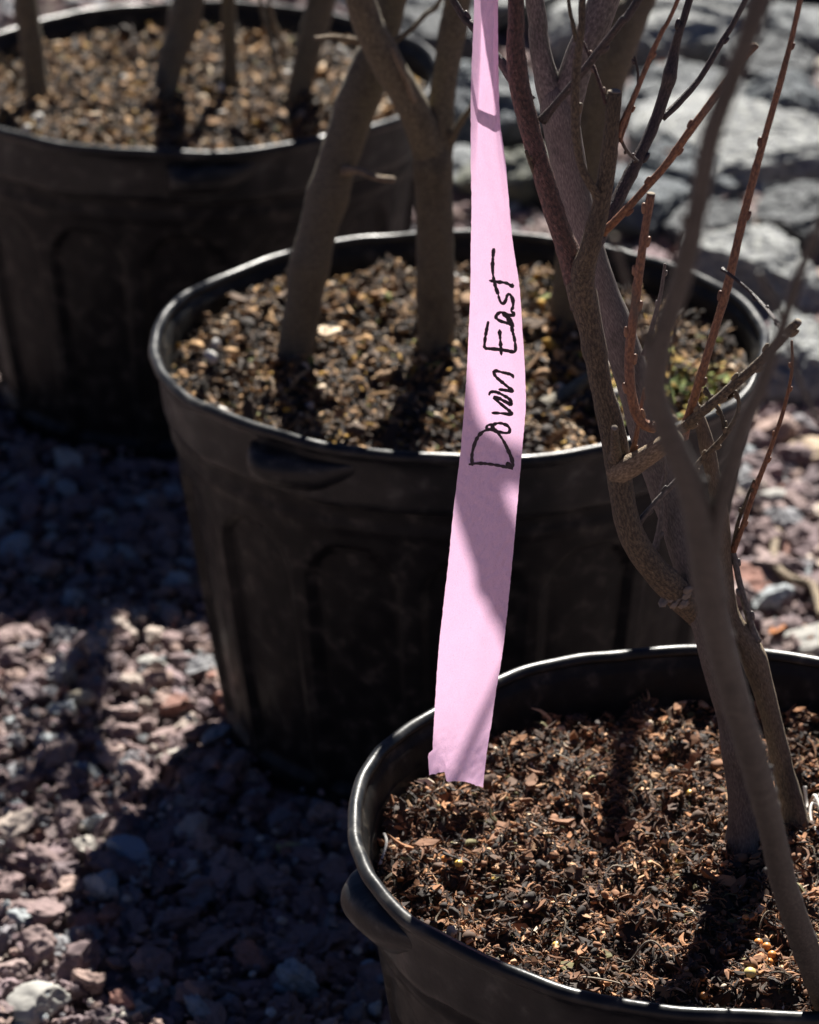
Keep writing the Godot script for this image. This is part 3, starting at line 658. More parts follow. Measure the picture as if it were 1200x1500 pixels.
func ground() -> void:
	var pm := PlaneMesh.new()
	pm.size = Vector2(120, 120)
	var gm := StandardMaterial3D.new()
	gm.albedo_texture = fine_noise(0.05, 5, [lin(0.06, 0.045, 0.045), lin(0.14, 0.10, 0.098), lin(0.22, 0.16, 0.15)], [0.2, 0.5, 0.8], 81)
	gm.roughness = 0.95
	gm.uv1_scale = Vector3(240, 240, 1)
	var g := part("ground", pm, gm, self)
	g.position.y = -0.004
	g.set_meta("kind", "structure")
	var bed := Node3D.new()
	bed.name = "gravel"
	add_child(bed)
	bed.set_meta("kind", "structure")
	var meshes := []
	for i in 9:
		meshes.append(rock(2 if i % 3 == 0 else 3, 10 + i % 5, 0.22, Vector3(1, 1, 1), i * 7.3, 0.5, 1.0, i % 3 == 0))
	var tones := gravel_tones()
	var stones := []
	var z := -5.6
	while z < -1.35:
		var pitch := 0.0135
		var core := 0.13 * absf(z) + 0.30
		var half := core + 0.8
		var x := -half
		while x < half:
			var p := Vector2(x + rng.randf_range(-0.0075, 0.0075), z + rng.randf_range(-0.0075, 0.0075))
			var outer := absf(x) > core or z < -4.75
			x += 0.026 if outer else pitch
			if outer and rng.randf() < 0.35:
				continue
			var blocked := false
			for pot in [FRONT, MIDDLE, BACK]:
				if p.distance_to(Vector2(pot[0], pot[1])) < pot[2] * 0.76 + 0.004:
					blocked = true
			if blocked:
				continue
			var big: float = pow(rng.randf(), 2.2)
			# coarser stones lie on the right beyond the pots
			var coarse := 1.0 + 0.55 * smoothstep(0.1, 0.3, p.x) * smoothstep(-2.2, -2.6, p.y)
			var r: float = (0.006 + 0.0135 * big) * coarse * (1.25 if outer else 0.86)
			var y: float = rng.randf_range(-0.003, 0.005) + (0.008 if rng.randf() < 0.25 else 0.0)
			var b := Basis.from_euler(Vector3(rng.randf_range(-0.6, 0.6), rng.randf() * TAU, rng.randf_range(-0.6, 0.6))) * Basis.from_scale(Vector3(r * rng.randf_range(1.0, 1.5), r * rng.randf_range(0.6, 0.95), r * rng.randf_range(0.8, 1.1)))
			var t := Transform3D(b, Vector3(p.x, y + r * 0.25, p.y))
			var s := in_frame(t.origin)
			var open := s.x > 0.0 and s.x < 1.0 and s.y > 0.03 and s.y < 1.0 and ((s.x < 0.42 and s.y > 0.46) or (s.x > 0.88 and s.y > 0.37 and s.y < 0.64))
			stones.append([r / absf(p.y) * (1.0 + y * 20.0) if open else 0.0, t, rng.randi() % meshes.size(), gravel_pick()])
		z += 0.0135
	stones.sort_custom(func(a, b): return a[0] > b[0])
	for i in 300:
		var s: Array = stones[i]
		var o := part("stone", meshes[s[2]], M.gravel[s[3]], bed)
		o.transform = s[1]
	for k in meshes.size():
		var places := []
		var tints := []
		for i in range(300, stones.size()):
			var s: Array = stones[i]
			if s[2] == k:
				places.append(s[1])
				var c: Array = tones[s[3]]
				var j := rng.randf_range(0.75, 1.25)
				tints.append(Color(c[0] * j, c[1] * j, c[2] * j))
		swarm("small_stones", meshes[k], M.stone_bits, bed, places, tints)
	# grit between the stones
	var gp := []
	var gt := []
	for i in 14000:
		var gz := -rng.randf_range(1.5, 3.6)
		var gx := rng.randf_range(-1.0, 1.0) * (0.13 * absf(gz) + 0.12)
		var gr := rng.randf_range(0.0012, 0.0038)
		gp.append(Transform3D(Basis.from_euler(Vector3(rng.randf() * TAU, rng.randf() * TAU, 0)) * Basis.from_scale(Vector3(gr * 1.4, gr * 0.8, gr)), Vector3(gx, rng.randf_range(0.004, 0.017), gz)))
		var gc: Array = tones[gravel_pick()]
		gt.append(Color(gc[0], gc[1], gc[2]) * rng.randf_range(0.6, 1.3))
	swarm("grit", meshes[0], M.stone_bits, bed, gp, gt)


func boulders() -> void:
	var tones := [lin(0.225, 0.237, 0.24), lin(0.165, 0.18, 0.19), lin(0.07, 0.078, 0.086), lin(0.105, 0.123, 0.14), lin(0.135, 0.143, 0.112)]
	var mats := []
	for i in tones.size():
		var m := StandardMaterial3D.new()
		m.albedo_color = tones[i]
		m.albedo_texture = fine_noise(0.02, 5, [Color(0.62, 0.62, 0.64), Color(0.85, 0.85, 0.85), Color(1, 0.99, 0.96)], [0.25, 0.5, 0.75], 90 + i)
		m.roughness = 0.85
		m.vertex_color_use_as_albedo = true
		m.uv1_triplanar = true
		m.uv1_scale = Vector3(6, 6, 6)
		m.heightmap_enabled = true
		m.heightmap_texture = fine_noise(0.03, 5, [], [], 96 + i)
		m.heightmap_scale = 0.5
		mats.append(m)
	for b in BOULDERS:
		var mesh := rock(4, 11, 0.10, Vector3(b[3], b[4], b[5]), b[0] * 31.0 + b[2] * 7.0, 0.22, 0.97)
		var o := part("boulder", mesh, mats[b[6]], self)
		o.position = Vector3(b[0], b[1], b[2])
		o.rotation = Vector3(rng.randf_range(0.0, 0.3), rng.randf_range(-0.5, 0.5), rng.randf_range(-0.3, 0.05))
		o.set_meta("label", b[7])
		o.set_meta("category", "boulder")
		o.set_meta("group", "boulders behind the pots")


# ------------------------------------------------------------------ pots
func pot_wall(R: float, H: float) -> ArrayMesh:
	# profile from the base outwards and up to the collar step; shallow arched panels are pressed into the wall
	var n := 360
	var rows := 74
	var top := H - 0.047
	var v := PackedVector3Array()
	var uv := PackedVector2Array()
	var f := PackedInt32Array()
	var rb := R * 0.765
	var rt := R * 0.935
	var arches := 15
	var a_top := H * 0.735
	var a_low := 0.022
	for i in rows + 1:
		var y := top * i / rows
		var r0 := lerpf(rb, rt, pow(float(i) / rows, 0.9))
		# a raised ring above the panels
		r0 += 0.0022 * exp(-pow((y - H * 0.79) / 0.004, 2.0))
		r0 -= 0.006 * pow(clampf(1.0 - y / 0.008, 0.0, 1.0), 2.0)
		for k in n + 1:
			var t := float(k) / n
			var w := (fposmod(t * arches, 1.0) - 0.5) * TAU * r0 / arches
			var hw := 0.395 * TAU * r0 / arches
			var round_top := a_top - hw
			var d: float
			if y > round_top:
				d = hw - Vector2(w, y - round_top).length()
			else:
				d = minf(hw - absf(w), y - a_low)
			var r := r0 - 0.0055 * smoothstep(-0.0008, 0.0018, d)
			r += 0.0006 * noise.get_noise_3d(cos(t * TAU) * 9.0, y * 22.0, sin(t * TAU) * 9.0)
			v.append(Vector3(cos(t * TAU) * r, y, sin(t * TAU) * r))
			uv.append(Vector2(t * 3.0, y * 2.4))
	for i in rows:
		for k in n:
			var a := i * (n + 1) + k
			f.append_array([a, a + n + 1, a + 1, a + 1, a + n + 1, a + n + 2])
	var c := v.size()
	v.append(Vector3(0, 0.003, 0))
	uv.append(Vector2.ZERO)
	for k in n:
		f.append_array([c, k, k + 1])
	return solid(v, f, PackedColorArray(), uv)


func lathe(profile: Array, n: int, wob := 0.0) -> ArrayMesh:
	var v := PackedVector3Array()
	var uv := PackedVector2Array()
	var f := PackedInt32Array()
	var along := 0.0
	for i in profile.size():
		if i > 0:
			along += profile[i].distance_to(profile[i - 1])
		for k in n + 1:
			var t := float(k) / n
			var r: float = profile[i].x + wob * noise.get_noise_2d(cos(t * TAU) * 1.2, sin(t * TAU) * 1.2)
			v.append(Vector3(cos(t * TAU) * r, profile[i].y + wob * 0.8 * noise.get_noise_2d(cos(t * TAU) * 1.1 + 7.0, sin(t * TAU) * 1.1), sin(t * TAU) * r))
			uv.append(Vector2(t * 3.0, along * 2.4))
	for i in profile.size() - 1:
		for k in n:
			var a := i * (n + 1) + k
			f.append_array([a, a + n + 1, a + 1, a + 1, a + n + 1, a + n + 2])
	return solid(v, f, PackedColorArray(), uv)


func pot_rim(R: float, H: float, soil: float) -> ArrayMesh:
	var p := []
	p.append(Vector2(R * 0.935 - 0.001, H - 0.050))
	p.append(Vector2(R * 0.935 + 0.003, H - 0.0495))
	p.append(Vector2(R * 0.955 + 0.001, H - 0.046))
	p.append(Vector2(R * 0.957 + 0.001, H - 0.042))
	p.append(Vector2(R * 0.970, H - 0.022))
	p.append(Vector2(R * 0.976, H - 0.012))
	for i in 25:
		var t := PI * (-0.45 + 1.5 * i / 24.0)
		p.append(Vector2(R - 0.0040 + 0.0040 * cos(t), H - 0.0042 + 0.0042 * sin(t)))
	return lathe(p, 420, 0.005)


func pot_inside(R: float, H: float, soil: float) -> ArrayMesh:
	var p := []
	p.append(Vector2(R - 0.0078, H - 0.0056))
	p.append(Vector2(R - 0.0090, H - 0.010))
	p.append(Vector2(R * 0.945, H - 0.013))
	p.append(Vector2(R * 0.941, H - 0.024))
	p.append(Vector2(R * 0.935, H - 0.0245))
	p.append(Vector2(R * 0.930, H - 0.040))
	p.append(Vector2(R * 0.915, H - 0.056))
	p.append(Vector2(R * 0.895, soil - 0.06))
	return lathe(p, 300, 0.005)


# the finger grip moulded under the lip
func pot_grip(R: float, H: float) -> ArrayMesh:
	var v := PackedVector3Array()
	var uv := PackedVector2Array()
	var f := PackedInt32Array()
	var na := 40
	var nt := 16
	var half := 0.047 / R
	for i in na + 1:
		var s := -1.0 + 2.0 * i / na
		var q := (s + 1.0) / 2.0
		var reach := 0.024 * pow(q, 0.75) * sqrt(maxf(1.0 - pow(q, 9.0), 0.0)) + 0.0003
		for k in nt + 1:
			var t := float(k) / nt
			var e := sin(t * PI)
			var r := lerpf(R * 0.962, R * 0.925, t) + reach * pow(e, 0.4)
			var y := H - 0.0130 - 0.030 * t * (0.5 + 0.5 * smoothstep(0.0, 0.5, q)) - 0.004 * e * (1.0 - t)
			var a := s * half
			v.append(Vector3(cos(a) * r, y, sin(a) * r))
			uv.append(Vector2(a * 0.5, t * 0.14))
	for i in na:
		for k in nt:
			var a := i * (nt + 1) + k
			f.append_array([a, a + nt + 1, a + 1, a + 1, a + nt + 1, a + nt + 2])
	return solid(v, f, PackedColorArray(), uv)


func make_pot(spec: Array, turn: float, skin: Material, label: String) -> void:
	var o := thing("nursery_pot", label, "plant pot", Vector3(spec[0], 0, spec[1]), "black nursery pots")
	var w := part("wall", pot_wall(spec[2], spec[3]), skin, o)
	w.rotation.y = 0.35
	part("rim", pot_rim(spec[2], spec[3], spec[4]), M.worn_plastic, o)
	part("inner_wall", pot_inside(spec[2], spec[3], spec[4]), M.plastic, o)
	for k in 2:
		var g := part("handle", pot_grip(spec[2], spec[3]), M.worn_plastic, o)
		g.rotation.y = turn + PI * k


func pots() -> void:
	make_pot(FRONT, PI + 0.40, M.dusty_plastic, "nearest black plastic pot, cut off by the lower right corner")
	make_pot(MIDDLE, PI + 1.06, M.plastic, "black plastic pot in the middle, behind the pink tape")
	make_pot(BACK, PI + 1.75, M.plastic, "farthest black plastic pot, at the left edge")


# ------------------------------------------------------------------ soil
func flake(sd: int) -> ArrayMesh:
	var n := 6
	var v := PackedVector3Array()
	var f := PackedInt32Array()
	var col := PackedColorArray()
	var ring := []
	for k in n:
		var a := TAU * (k + rng.randf_range(-0.25, 0.25)) / n
		ring.append(Vector3(cos(a) * rng.randf_range(0.75, 1.1), 0, sin(a) * rng.randf_range(0.35, 0.65)))
	for h in [-0.1, 0.1]:
		for p in ring:
			v.append(p + Vector3(0, h + 0.18 * p.x * p.x + 0.1 * noise.get_noise_2d(p.x * 3.0 + sd, p.z * 3.0), 0))
		v.append(Vector3(0, h + rng.randf_range(-0.06, 0.06), 0))
	for i in v.size():
		var g := rng.randf_range(0.65, 1.25)
		col.append(Color(g, g, g))
	for k in n:
		var q := (k + 1) % n
		f.append_array([n, k, q, 2 * n + 1, n + 1 + q, n + 1 + k])
		f.append_array([k, n + 1 + k, q, q, n + 1 + k, n + 1 + q])
	return solid(v, f, col, PackedVector2Array(), true)


func shred(sd: int) -> ArrayMesh:
	var v := PackedVector3Array()
	var f := PackedInt32Array()
	var col := PackedColorArray()
	var n := 5
	var bend := rng.randf_range(-0.5, 0.5)
	var lift := rng.randf_range(0.1, 0.5)
	for i in n:
		var s := -1.0 + 2.0 * i / (n - 1)
		var w := 0.17 * sqrt(maxf(1.05 - s * s, 0.03)) * rng.randf_range(0.75, 1.2)
		var c := Vector3(s, -lift * s * s + 0.04 * rng.randfn(), bend * s * s)
		for q in [Vector3(0, 0.6, 0), Vector3(0, 0, 1), Vector3(0, -0.6, 0), Vector3(0, 0, -1)]:
			v.append(c + q * w)
			var g := rng.randf_range(0.65, 1.25)
			col.append(Color(g, g, g))
	for i in n - 1:
		for k in 4:
			var a := i * 4 + k
			var b := i * 4 + (k + 1) % 4
			f.append_array([a, b, a + 4, b, b + 4, a + 4])
	f.append_array([0, 2, 1, 0, 3, 2])
	var e := (n - 1) * 4
	f.append_array([e, e + 1, e + 2, e, e + 2, e + 3])
	return solid(v, f, col, PackedVector2Array(), true)


func soil_height(spec: Array, x: float, z: float) -> float:
	var d: float = Vector2(x - spec[0], z - spec[1]).length() / spec[2]
	var rough: float = 1.35 if spec[1] > -2.0 else 1.4
	var h: float = spec[4] + rough * (0.009 * noise.get_noise_2d(x * 14.0, z * 14.0) + 0.009 * noise.get_noise_2d(x * 42.0, z * 42.0) + 0.006 * noise.get_noise_2d(x * 110.0, z * 110.0))
	for b in [[0.192, -1.681], [0.222, -1.70], [-0.084, -2.30], [0.020, -2.31], [0.112, -2.38], [-0.308, -2.93], [-0.215, -2.92], [-0.155, -2.97], [-0.094, -2.93]]:
		h += 0.011 * exp(-(pow(x - b[0], 2.0) + pow(z - b[1], 2.0)) / 0.0007)
	return h + 0.006 * (1.0 - d * d)


func make_soil(spec: Array, label: String, tones: Array, weights: Array, count: int, size: float, single: int) -> Node3D:
	var o := thing("potting_soil", label, "soil", Vector3.ZERO, "soil in the pots")
	var R: float = spec[2] * 0.935
	# the bed itself
	var v := PackedVector3Array()
	var f := PackedInt32Array()
	var col := PackedColorArray()
	var nr := 46
	var na := 150
	for i in nr + 1:
		for k in na + 1:
			var r := R * i / nr
			var x: float = spec[0] + cos(TAU * k / na) * r
			var z: float = spec[1] + sin(TAU * k / na) * r
			v.append(Vector3(x, soil_height(spec, x, z) + 0.003 * noise.get_noise_2d(x * 160.0, z * 160.0) - 0.001, z))
			var g := 0.7 + 0.5 * noise.get_noise_2d(x * 90.0, z * 90.0)
			col.append(Color(0.045 * g, 0.03 * g, 0.022 * g))
	for i in nr:
		for k in na:
			var a := i * (na + 1) + k
			f.append_array([a, a + 1, a + na + 1, a + 1, a + na + 2, a + na + 1])
	part("soil_surface", solid(v, f, col), M.soil_bits, o)
	var meshes := []
	for i in 5:
		meshes.append(flake(i * 5))
	for i in 7:
		meshes.append(shred(i * 3))
	var bits := []
	for i in 2:
		meshes.append(rock(1, 4, 0.4, Vector3(0.6, 0.4, 0.5), i * 11.0, 0.3))
	var total := 0
	for w in weights:
		total += w
	for i in count:
		var a := rng.randf() * TAU
		var r := R * sqrt(rng.randf()) * 0.985
		var x: float = spec[0] + cos(a) * r
		var z: float = spec[1] + sin(a) * r
		var s := size * (0.28 + 0.9 * pow(rng.randf(), 2.0) + 1.5 * pow(rng.randf(), 14.0))
		var kind := rng.randi() % meshes.size()
		if rng.randf() < 0.45 and kind < 5:
			kind += 5
		var k := rng.randi() % total
		var tone := 0
		while k >= weights[tone]:
			k -= weights[tone]
			tone += 1
		var b := Basis.from_euler(Vector3(rng.randfn() * 0.6, rng.randf() * TAU, rng.randfn() * 0.6)) * Basis.from_scale(Vector3(s, s * rng.randf_range(0.7, 1.2), s * rng.randf_range(0.6, 1.1)))
		var t := Transform3D(b, Vector3(x, soil_height(spec, x, z) + rng.randf_range(-0.001, 0.0035) + s * 0.12, z))
		var q := in_frame(t.origin)
		var seen := q.x > 0.0 and q.x < 1.0 and q.y > 0.0 and q.y < 1.0
		bits.append([s if seen else 0.0, t, kind, tone])
	bits.sort_custom(func(p, q): return p[0] > q[0])
	var tmats := []
	for c in tones:
		tmats.append(tinted(Color(c[0], c[1], c[2]), 0.85))
	for i in single:
		var b: Array = bits[i]
		var p := part("bark_chip", meshes[b[2]], tmats[b[3]], o)
		p.transform = b[1]
	for m in meshes.size():
		var places := []
		var tints := []
		for i in range(single, bits.size()):
			var b: Array = bits[i]
			if b[2] == m:
				var c: Array = tones[b[3]]
				var j := rng.randf_range(0.7, 1.25)
				places.append(b[1])
				tints.append(Color(c[0] * j, c[1] * j, c[2] * j))
		swarm("bark_shreds", meshes[m], M.soil_bits, o, places, tints)
	return o


func soils() -> void:
	var dark := [[0.022, 0.013, 0.009], [0.065, 0.032, 0.017], [0.175, 0.078, 0.035], [0.34, 0.155, 0.066], [0.48, 0.29, 0.16], [0.58, 0.48, 0.36], [0.12, 0.105, 0.04]]
	var s := make_soil(FRONT, "dark reddish brown bark soil in the nearest pot, strewn with yellow beads", dark, [27, 26, 24, 15, 6, 1, 2], 66000, 0.0038, 260)
	var bead_mats := [plain(lin(0.62, 0.40, 0.09), 0.35), plain(lin(0.55, 0.22, 0.05), 0.35), plain(lin(0.60, 0.48, 0.18), 0.35)]
	var sp := icosphere(2)
	var ball := solid(sp[0], sp[1])
	for b in BEADS:
		var o := part("fertilizer_bead", ball, bead_mats[b[2]], s)
		o.position = Vector3(b[0], soil_height(FRONT, b[0], b[1]) + 0.0042, b[1])
		o.scale = Vector3(0.0024, 0.0021, 0.0024) * (1.0 if b[2] < 2 else 1.4)
	# pale fine roots over the soil
	for i in 30:
		var a := rng.randf() * TAU
		var r := 0.17 * sqrt(rng.randf())
		var p := Vector2(FRONT[0] + cos(a) * r, FRONT[1] + sin(a) * r)
		var d := rng.randf() * TAU
		var rows := []
		for k in 5:
			rows.append([p.x, soil_height(FRONT, p.x, p.y) + 0.004 + 0.004 * sin(k * 0.9), p.y, 0.0006])
			d += rng.randf_range(-0.7, 0.7)
			p += Vector2(cos(d), sin(d)) * rng.randf_range(0.004, 0.009)
		part("root_fibre", tube(rows, 5, 0.002, 0.1), M.tan if i % 3 else M.wood, s)
	for r in ROOTS:
		var rr := []
		for q in r:
			rr.append([q[0], soil_height(FRONT, q[0], q[2]) + q[1], q[2], q[3]])
		part("root_fibre", tube(rr, 6, 0.002, 0.15), M.perlite, s)
	var pale := [[0.022, 0.014, 0.009], [0.075, 0.043, 0.023], [0.20, 0.108, 0.044], [0.40, 0.235, 0.10], [0.54, 0.42, 0.29], [0.42, 0.24, 0.035], [0.14, 0.15, 0.03]]
	var m := make_soil(MIDDLE, "light brown chip soil with moss in the middle pot", pale, [34, 24, 20, 13, 5, 3, 2], 26000, 0.0056, 160)
	var b := make_soil(BACK, "tan chip soil with white perlite in the farthest pot", pale, [34, 23, 19, 13, 7, 3, 1], 22000, 0.0061, 120)
	# moss and small weeds on the right of the middle pot
	var leaf := flake(77)
	var places := []
	var tints := []
	for i in 420:
		var c: Array = [[0.165, 0.07, 1.0], [0.13, 0.02, 0.6], [0.16, 0.12, 0.5]][mini(int(pow(rng.randf(), 1.4) * 3.0), 2)]
		var x: float = MIDDLE[0] + c[0] + rng.randfn() * 0.022
		var z: float = MIDDLE[1] + c[1] + rng.randfn() * 0.028
		if Vector2(x - MIDDLE[0], z - MIDDLE[1]).length() > 0.198:
			continue
		var sc := rng.randf_range(0.0025, 0.0055)
		places.append(Transform3D(Basis.from_euler(Vector3(rng.randfn() * 0.6, rng.randf() * TAU, rng.randfn() * 0.6)) * Basis.from_scale(Vector3.ONE * sc), Vector3(x, soil_height(MIDDLE, x, z) + rng.randf_range(0.003, 0.009), z)))
		tints.append([Color(0.17, 0.20, 0.035), Color(0.30, 0.24, 0.04), Color(0.09, 0.13, 0.025), Color(0.36, 0.22, 0.04)][rng.randi() % 4])
	swarm("moss", leaf, M.soil_bits, m, places, tints)
	for i in 26:
		var a := rng.randf() * TAU
		var r := 0.2 * sqrt(rng.randf())
		var g := part("perlite_grain", rock(1, 4, 0.2, Vector3.ONE * rng.randf_range(0.0035, 0.0065), i * 3.0, 0.1), M.perlite, b if i % 2 else m)
		var spec: Array = BACK if i % 2 else MIDDLE
		var x: float = spec[0] + cos(a) * r
		var z: float = spec[1] + sin(a) * r
		g.position = Vector3(x, soil_height(spec, x, z) + 0.006, z)


# ------------------------------------------------------------------ shrubs
func make_shrub(label: String, at: Array, stems: Array, sides: int) -> Node3D:
	var o := thing("bare_shrub", label, "shrub", Vector3(at[0], at[4], at[1]), "leafless shrubs in pots")
	for s in stems:
		var rows := []
		for r in s[5]:
			rows.append([r[0] - at[0], r[1] - at[4], r[2] - at[1], r[3]])
		var thick: float = rows[0][3]
		var n := sides if thick > 0.006 else 12
		var p := part(s[0], tube(rows, n, 0.004 if thick > 0.006 else 0.003, (0.045 if s[1] == "fore" or s[1] == "grey" else 0.07) if thick > 0.006 else 0.13, s[3], s[2]), M[s[1]], o, s[4])
		if s[2]:
			# pale cut or broken face at the tip
			var e: Array = rows[-1]
			var d: Array = rows[-2]
			var dir := (Vector3(e[0], e[1], e[2]) - Vector3(d[0], d[1], d[2])).normalized()
			var tip := Vector3(e[0], e[1], e[2])
			var c := []
			for k in 4:
				var q: Vector3 = tip + dir * (e[3] * (0.05 + 0.12 * k))
				c.append([q.x, q.y, q.z, e[3] * [0.9, 0.86, 0.7, 0.35][k]])
			part("cut_end", tube(c, 14, 0.002, 0.25, 0, true), M.wood, p)
	return o


# bare twigs higher up, above the picture
func crown(o: Node3D, from: Array, count: int, reach: float, m: Material) -> void:
	for i in count:
		var s: Array = from[rng.randi() % from.size()]
		var rows: Array = s[5]
		var e: Array = rows[rows.size() - 1 - rng.randi() % 3]
		var p := Vector3(e[0], e[1], e[2]) - o.position
		var a := rng.randf() * TAU
		var d := Vector3(cos(a) * 0.55, 1.0, sin(a) * 0.55).normalized()
		var c := []
		var r: float = minf(e[3] * 0.6, 0.005)
		for k in 5:
			c.append([p.x, p.y, p.z, r * (1.0 - 0.16 * k)])
			d = (d + Vector3(rng.randfn(), rng.randfn() + 0.4, rng.randfn()) * 0.14).normalized()
			p += d * reach / 4.0
		part("twig", tube(c, 8, 0.02, 0.1), m, o)


func shrubs() -> void:
	var a := make_shrub("leafless multi-stemmed shrub rooted in the nearest pot, holding the pink tape", FRONT, FRONT_STEMS, 40)
	crown(a, [FRONT_STEMS[1], FRONT_STEMS[2], FRONT_STEMS[4]], 8, 0.4, M.brown)
	# crusty lichen at the crook of the focused branch
	for l in LICHEN:
		var g := rock(2, 3, 0.45, Vector3(0.0034, 0.0018, 0.0022) * rng.randf_range(0.6, 1.2), l[0] * 500.0, 0.3)
		var p := part("lichen_crust", g, M.wood, a)
		p.position = Vector3(l[0], l[1], l[2]) - a.position
		p.rotation = Vector3(rng.randf(), rng.randf(), rng.randf())
	var b := make_shrub("leafless shrub with three bare stems rooted in the middle pot", MIDDLE, MIDDLE_STEMS, 36)
	for l in UPPER_LIMBS:
		var rows := []
		for r in l:
			rows.append([r[0] - b.position.x, r[1] - b.position.y, r[2] - b.position.z, r[3]])
		part("limb", tube(rows, 24, 0.01, 0.12), M.bare, b)
	crown(b, [MIDDLE_STEMS[0], MIDDLE_STEMS[2]], 9, 0.4, M.bare)
	var c := make_shrub("leafless shrub with several thin stems rooted in the farthest pot", BACK, BACK_STEMS, 30)
	crown(c, [BACK_STEMS[0], BACK_STEMS[1], BACK_STEMS[2], BACK_STEMS[3]], 12, 0.45, M.bare)


# ------------------------------------------------------------------ tape
func tape_row(y: float) -> Vector3:
	# left edge, right edge and depth at a height
	var n := TAPE_ROWS.size()
	for i in n - 1:
		var a: Array = TAPE_ROWS[i]
		var b: Array = TAPE_ROWS[i + 1]
		if y <= a[2] and y >= b[2] or i == n - 2 and y < b[2] or i == 0 and y > a[2]:
			var t: float = (a[2] - y) / (a[2] - b[2])
			var p: Array = TAPE_ROWS[maxi(i - 1, 0)]
			var q: Array = TAPE_ROWS[mini(i + 2, n - 1)]
			var out := Vector3.ZERO
			for k in 3:
				var s: int = [0, 1, 3][k]
				out[k] = cubic_interpolate(a[s], b[s], p[s], q[s], clampf(t, -1.0, 1.0))
			return out
	return Vector3.ZERO


func tape_depth(u: float, y: float) -> float:
	var top: float = TAPE_ROWS[0][2]
	var low: float = TAPE_ROWS[-1][2]
	var s := (top - y) / (top - low)
	var z := 0.0022 * (1.0 - u * u) * smoothstep(0.15, 0.5, s)
	# near the top the left edge is folded back and the right edge turns away
	var fold := 1.0 - smoothstep(0.16, 0.34, s)
	var crease := lerpf(-0.75, -0.42, fold)
	if u < crease:
		z -= 0.020 * (crease - u) * (0.25 + fold) * (1.0 - smoothstep(0.2, 0.38, s))
	z -= 0.009 * maxf(u - 0.62, 0.0) * fold
	# lazy waves and, at the torn end, a curl with crumpled corners
	z += 0.0012 * sin(s * 19.0 + u) * smoothstep(0.3, 0.6, s)
	var curl := smoothstep(0.91, 1.0, s)
	z += 0.004 * curl * curl * (0.35 + u * u)
	var corner := maxf(0.0, s - 0.945 - 0.05 * (1.0 - absf(u + 0.1))) / 0.055
	z += 0.005 * clampf(corner, 0.0, 1.0)
	z += 0.0009 * curl * noise.get_noise_2d(u * 5.0, s * 120.0)
	z += 0.00055 * sin(u * 5.0 + s * 9.0) * smoothstep(0.45, 0.75, s)
	z += 0.00025 * noise.get_noise_2d(u * 1.5, s * 14.0)
	return z


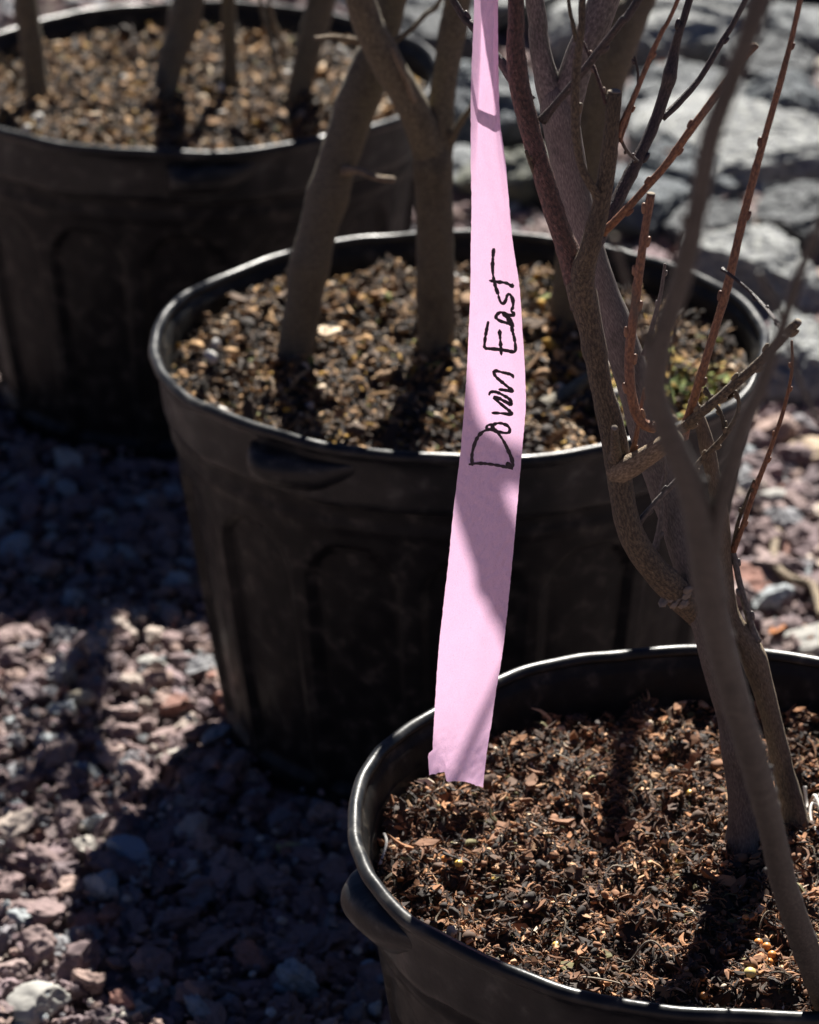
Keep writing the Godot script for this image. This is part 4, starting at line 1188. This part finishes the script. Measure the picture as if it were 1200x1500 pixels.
func tape() -> void:
	var low: float = TAPE_ROWS[-1][2]
	var top: float = TAPE_ROWS[0][2]
	var o := thing("flagging_tape", "long pink plastic tape with handwriting hanging in front of the pots", "tape", Vector3((TAPE_ROWS[-1][0] + TAPE_ROWS[-1][1]) / 2.0, low, TAPE_ROWS[-1][3]))
	var v := PackedVector3Array()
	var f := PackedInt32Array()
	var uv := PackedVector2Array()
	var nu := 28
	var nv := 260
	for i in nv + 1:
		var s := float(i) / nv
		for k in nu + 1:
			var u := -1.0 + 2.0 * k / nu
			# ragged torn end: the left corner is torn higher and pushed out
			var cut := 0.0
			if u < -0.45:
				cut = 0.0062 + 0.0012 * u
			cut += 0.0006 * noise.get_noise_1d(u * 22.0) + 0.0004
			var y := lerpf(top, low + cut * smoothstep(0.85, 1.0, s), s)
			var r := tape_row(y)
			var x := lerpf(r.x, r.y, (u + 1.0) / 2.0)
			var e := (y - low)
			if e < 0.0185:
				x += (-0.0026 if u < -0.2 else 0.0) * smoothstep(0.0185, 0.0160, e) * clampf((-u - 0.2) / 0.8, 0.0, 1.0)
			x += 0.00025 * noise.get_noise_2d(u * 0.5 + signf(u) * 9.0, y * 900.0) * absf(u)
			v.append(Vector3(x, y, r.z + tape_depth(u, y)) - o.position)
			uv.append(Vector2(u * 0.5, s * 8.0))
	for i in nv:
		for k in nu:
			var a := i * (nu + 1) + k
			f.append_array([a, a + nu + 1, a + 1, a + 1, a + nu + 1, a + nu + 2])
	part("ribbon", solid(v, f, PackedColorArray(), uv), M.tape, o)
	var kn := part("knot", rock(3, 5, 0.5, Vector3(0.010, 0.008, 0.009), 3.0, 0.1), M.tape, o)
	kn.position = Vector3(KNOT[0], KNOT[1], KNOT[2]) - o.position
	# the handwriting: strokes of black marker on the near face
	var letters := {}
	var order := []
	for st in STROKES:
		var key: String = st[0]
		if not letters.has(key):
			letters[key] = []
			order.append(key)
		letters[key].append(st[1])
	for key in order:
		var lv := PackedVector3Array()
		var lf := PackedInt32Array()
		for pts in letters[key]:
			var rows := []
			for p in pts:
				rows.append([p[0], p[1], 0.0, 0.0009])
			var c := curve(rows, 0.0005)
			var from := lv.size()
			for i in c.size():
				var a: Vector4 = c[maxi(i - 1, 0)]
				var b: Vector4 = c[mini(i + 1, c.size() - 1)]
				var d := Vector2(b.x - a.x, b.y - a.y).normalized()
				var s := Vector2(-d.y, d.x)
				var w: float = 0.00086 * (1.0 + 0.6 * noise.get_noise_2d(c[i].x * 300.0, c[i].y * 300.0))
				var q := float(i) / (c.size() - 1)
				w *= 0.45 + 0.55 * minf(1.0, minf(q, 1.0 - q) * c.size() / 3.0)
				for g in [-1.0, 1.0]:
					var p: Vector2 = Vector2(c[i].x, c[i].y) + s * w * g
					var r := tape_row(p.y)
					var u: float = (p.x - r.x) / (r.y - r.x) * 2.0 - 1.0
					lv.append(Vector3(p.x, p.y, r.z + tape_depth(u, p.y) + 0.00025) - o.position)
			for i in c.size() - 1:
				var a := from + i * 2
				lf.append_array([a, a + 1, a + 2, a + 1, a + 3, a + 2])
		var n := PackedVector3Array()
		n.resize(lv.size())
		n.fill(Vector3(0, 0, 1))
		var arr := []
		arr.resize(Mesh.ARRAY_MAX)
		arr[Mesh.ARRAY_VERTEX] = lv
		arr[Mesh.ARRAY_NORMAL] = n
		arr[Mesh.ARRAY_INDEX] = lf
		var mesh := ArrayMesh.new()
		mesh.add_surface_from_arrays(Mesh.PRIMITIVE_TRIANGLES, arr)
		part("ink_letter", mesh, M.ink, o, "handwritten letter %s in black marker" % key)


# ------------------------------------------------------------------ loose things on the ground
func loose_things() -> void:
	var tone := {"beige": Color(0.33, 0.25, 0.175), "pale": Color(0.27, 0.26, 0.24), "olive": Color(0.30, 0.29, 0.13), "pink": Color(0.34, 0.24, 0.21), "blue": Color(0.21, 0.25, 0.29), "cream": Color(0.38, 0.33, 0.25)}
	for s in STONES:
		var r: float = s[2]
		var o := part("stone", rock(3, 8, 0.12, Vector3(r, r * 0.55, r * 0.75), s[0] * 40.0, 0.25, 0.9), tinted(tone[s[3]], 0.9), self)
		o.position = Vector3(s[0], 0.006 + r * 0.35, s[1])
		o.rotation = Vector3(rng.randf_range(-0.2, 0.2), rng.randf_range(-0.6, 0.6), rng.randf_range(-0.2, 0.2))
		o.set_meta("label", s[4])
		o.set_meta("category", "stone")
		o.set_meta("group", "single stones on the gravel")
	var lm := plain(lin(0.34, 0.12, 0.03), 0.7)
	lm.backlight_enabled = true
	lm.backlight = Color(0.5, 0.4, 0.3)
	for l in LEAVES:
		var o := part("fallen_leaf", flake(int(l[0] * 100.0)), lm, self)
		o.position = Vector3(l[0], l[1], l[2])
		o.rotation = Vector3(0.5, rng.randf() * TAU, rng.randf_range(-0.4, 0.4))
		o.scale = Vector3(0.013, 0.006, 0.013)
		o.set_meta("label", l[3])
		o.set_meta("category", "leaf")
		o.set_meta("group", "fallen leaves")
	var d := thing("dry_twig", "pale curved dry twig lying on the gravel at the right", "twig", Vector3(DRY_TWIG[0][0], DRY_TWIG[0][1], DRY_TWIG[0][2]))
	part("shoot", tube(shifted(DRY_TWIG, d.position), 12, 0.004, 0.15), M.tan, d)
	var e := thing("fallen_stick", "dark stick lying on the soil of the middle pot", "stick", Vector3(STICK[0][0], STICK[0][1], STICK[0][2]))
	part("shoot", tube(shifted(STICK, e.position), 12, 0.004, 0.15), M.bare, e)


func shifted(rows: Array, by: Vector3) -> Array:
	var out := []
	for r in rows:
		out.append([r[0] - by.x, r[1] - by.y, r[2] - by.z, r[3]])
	return out
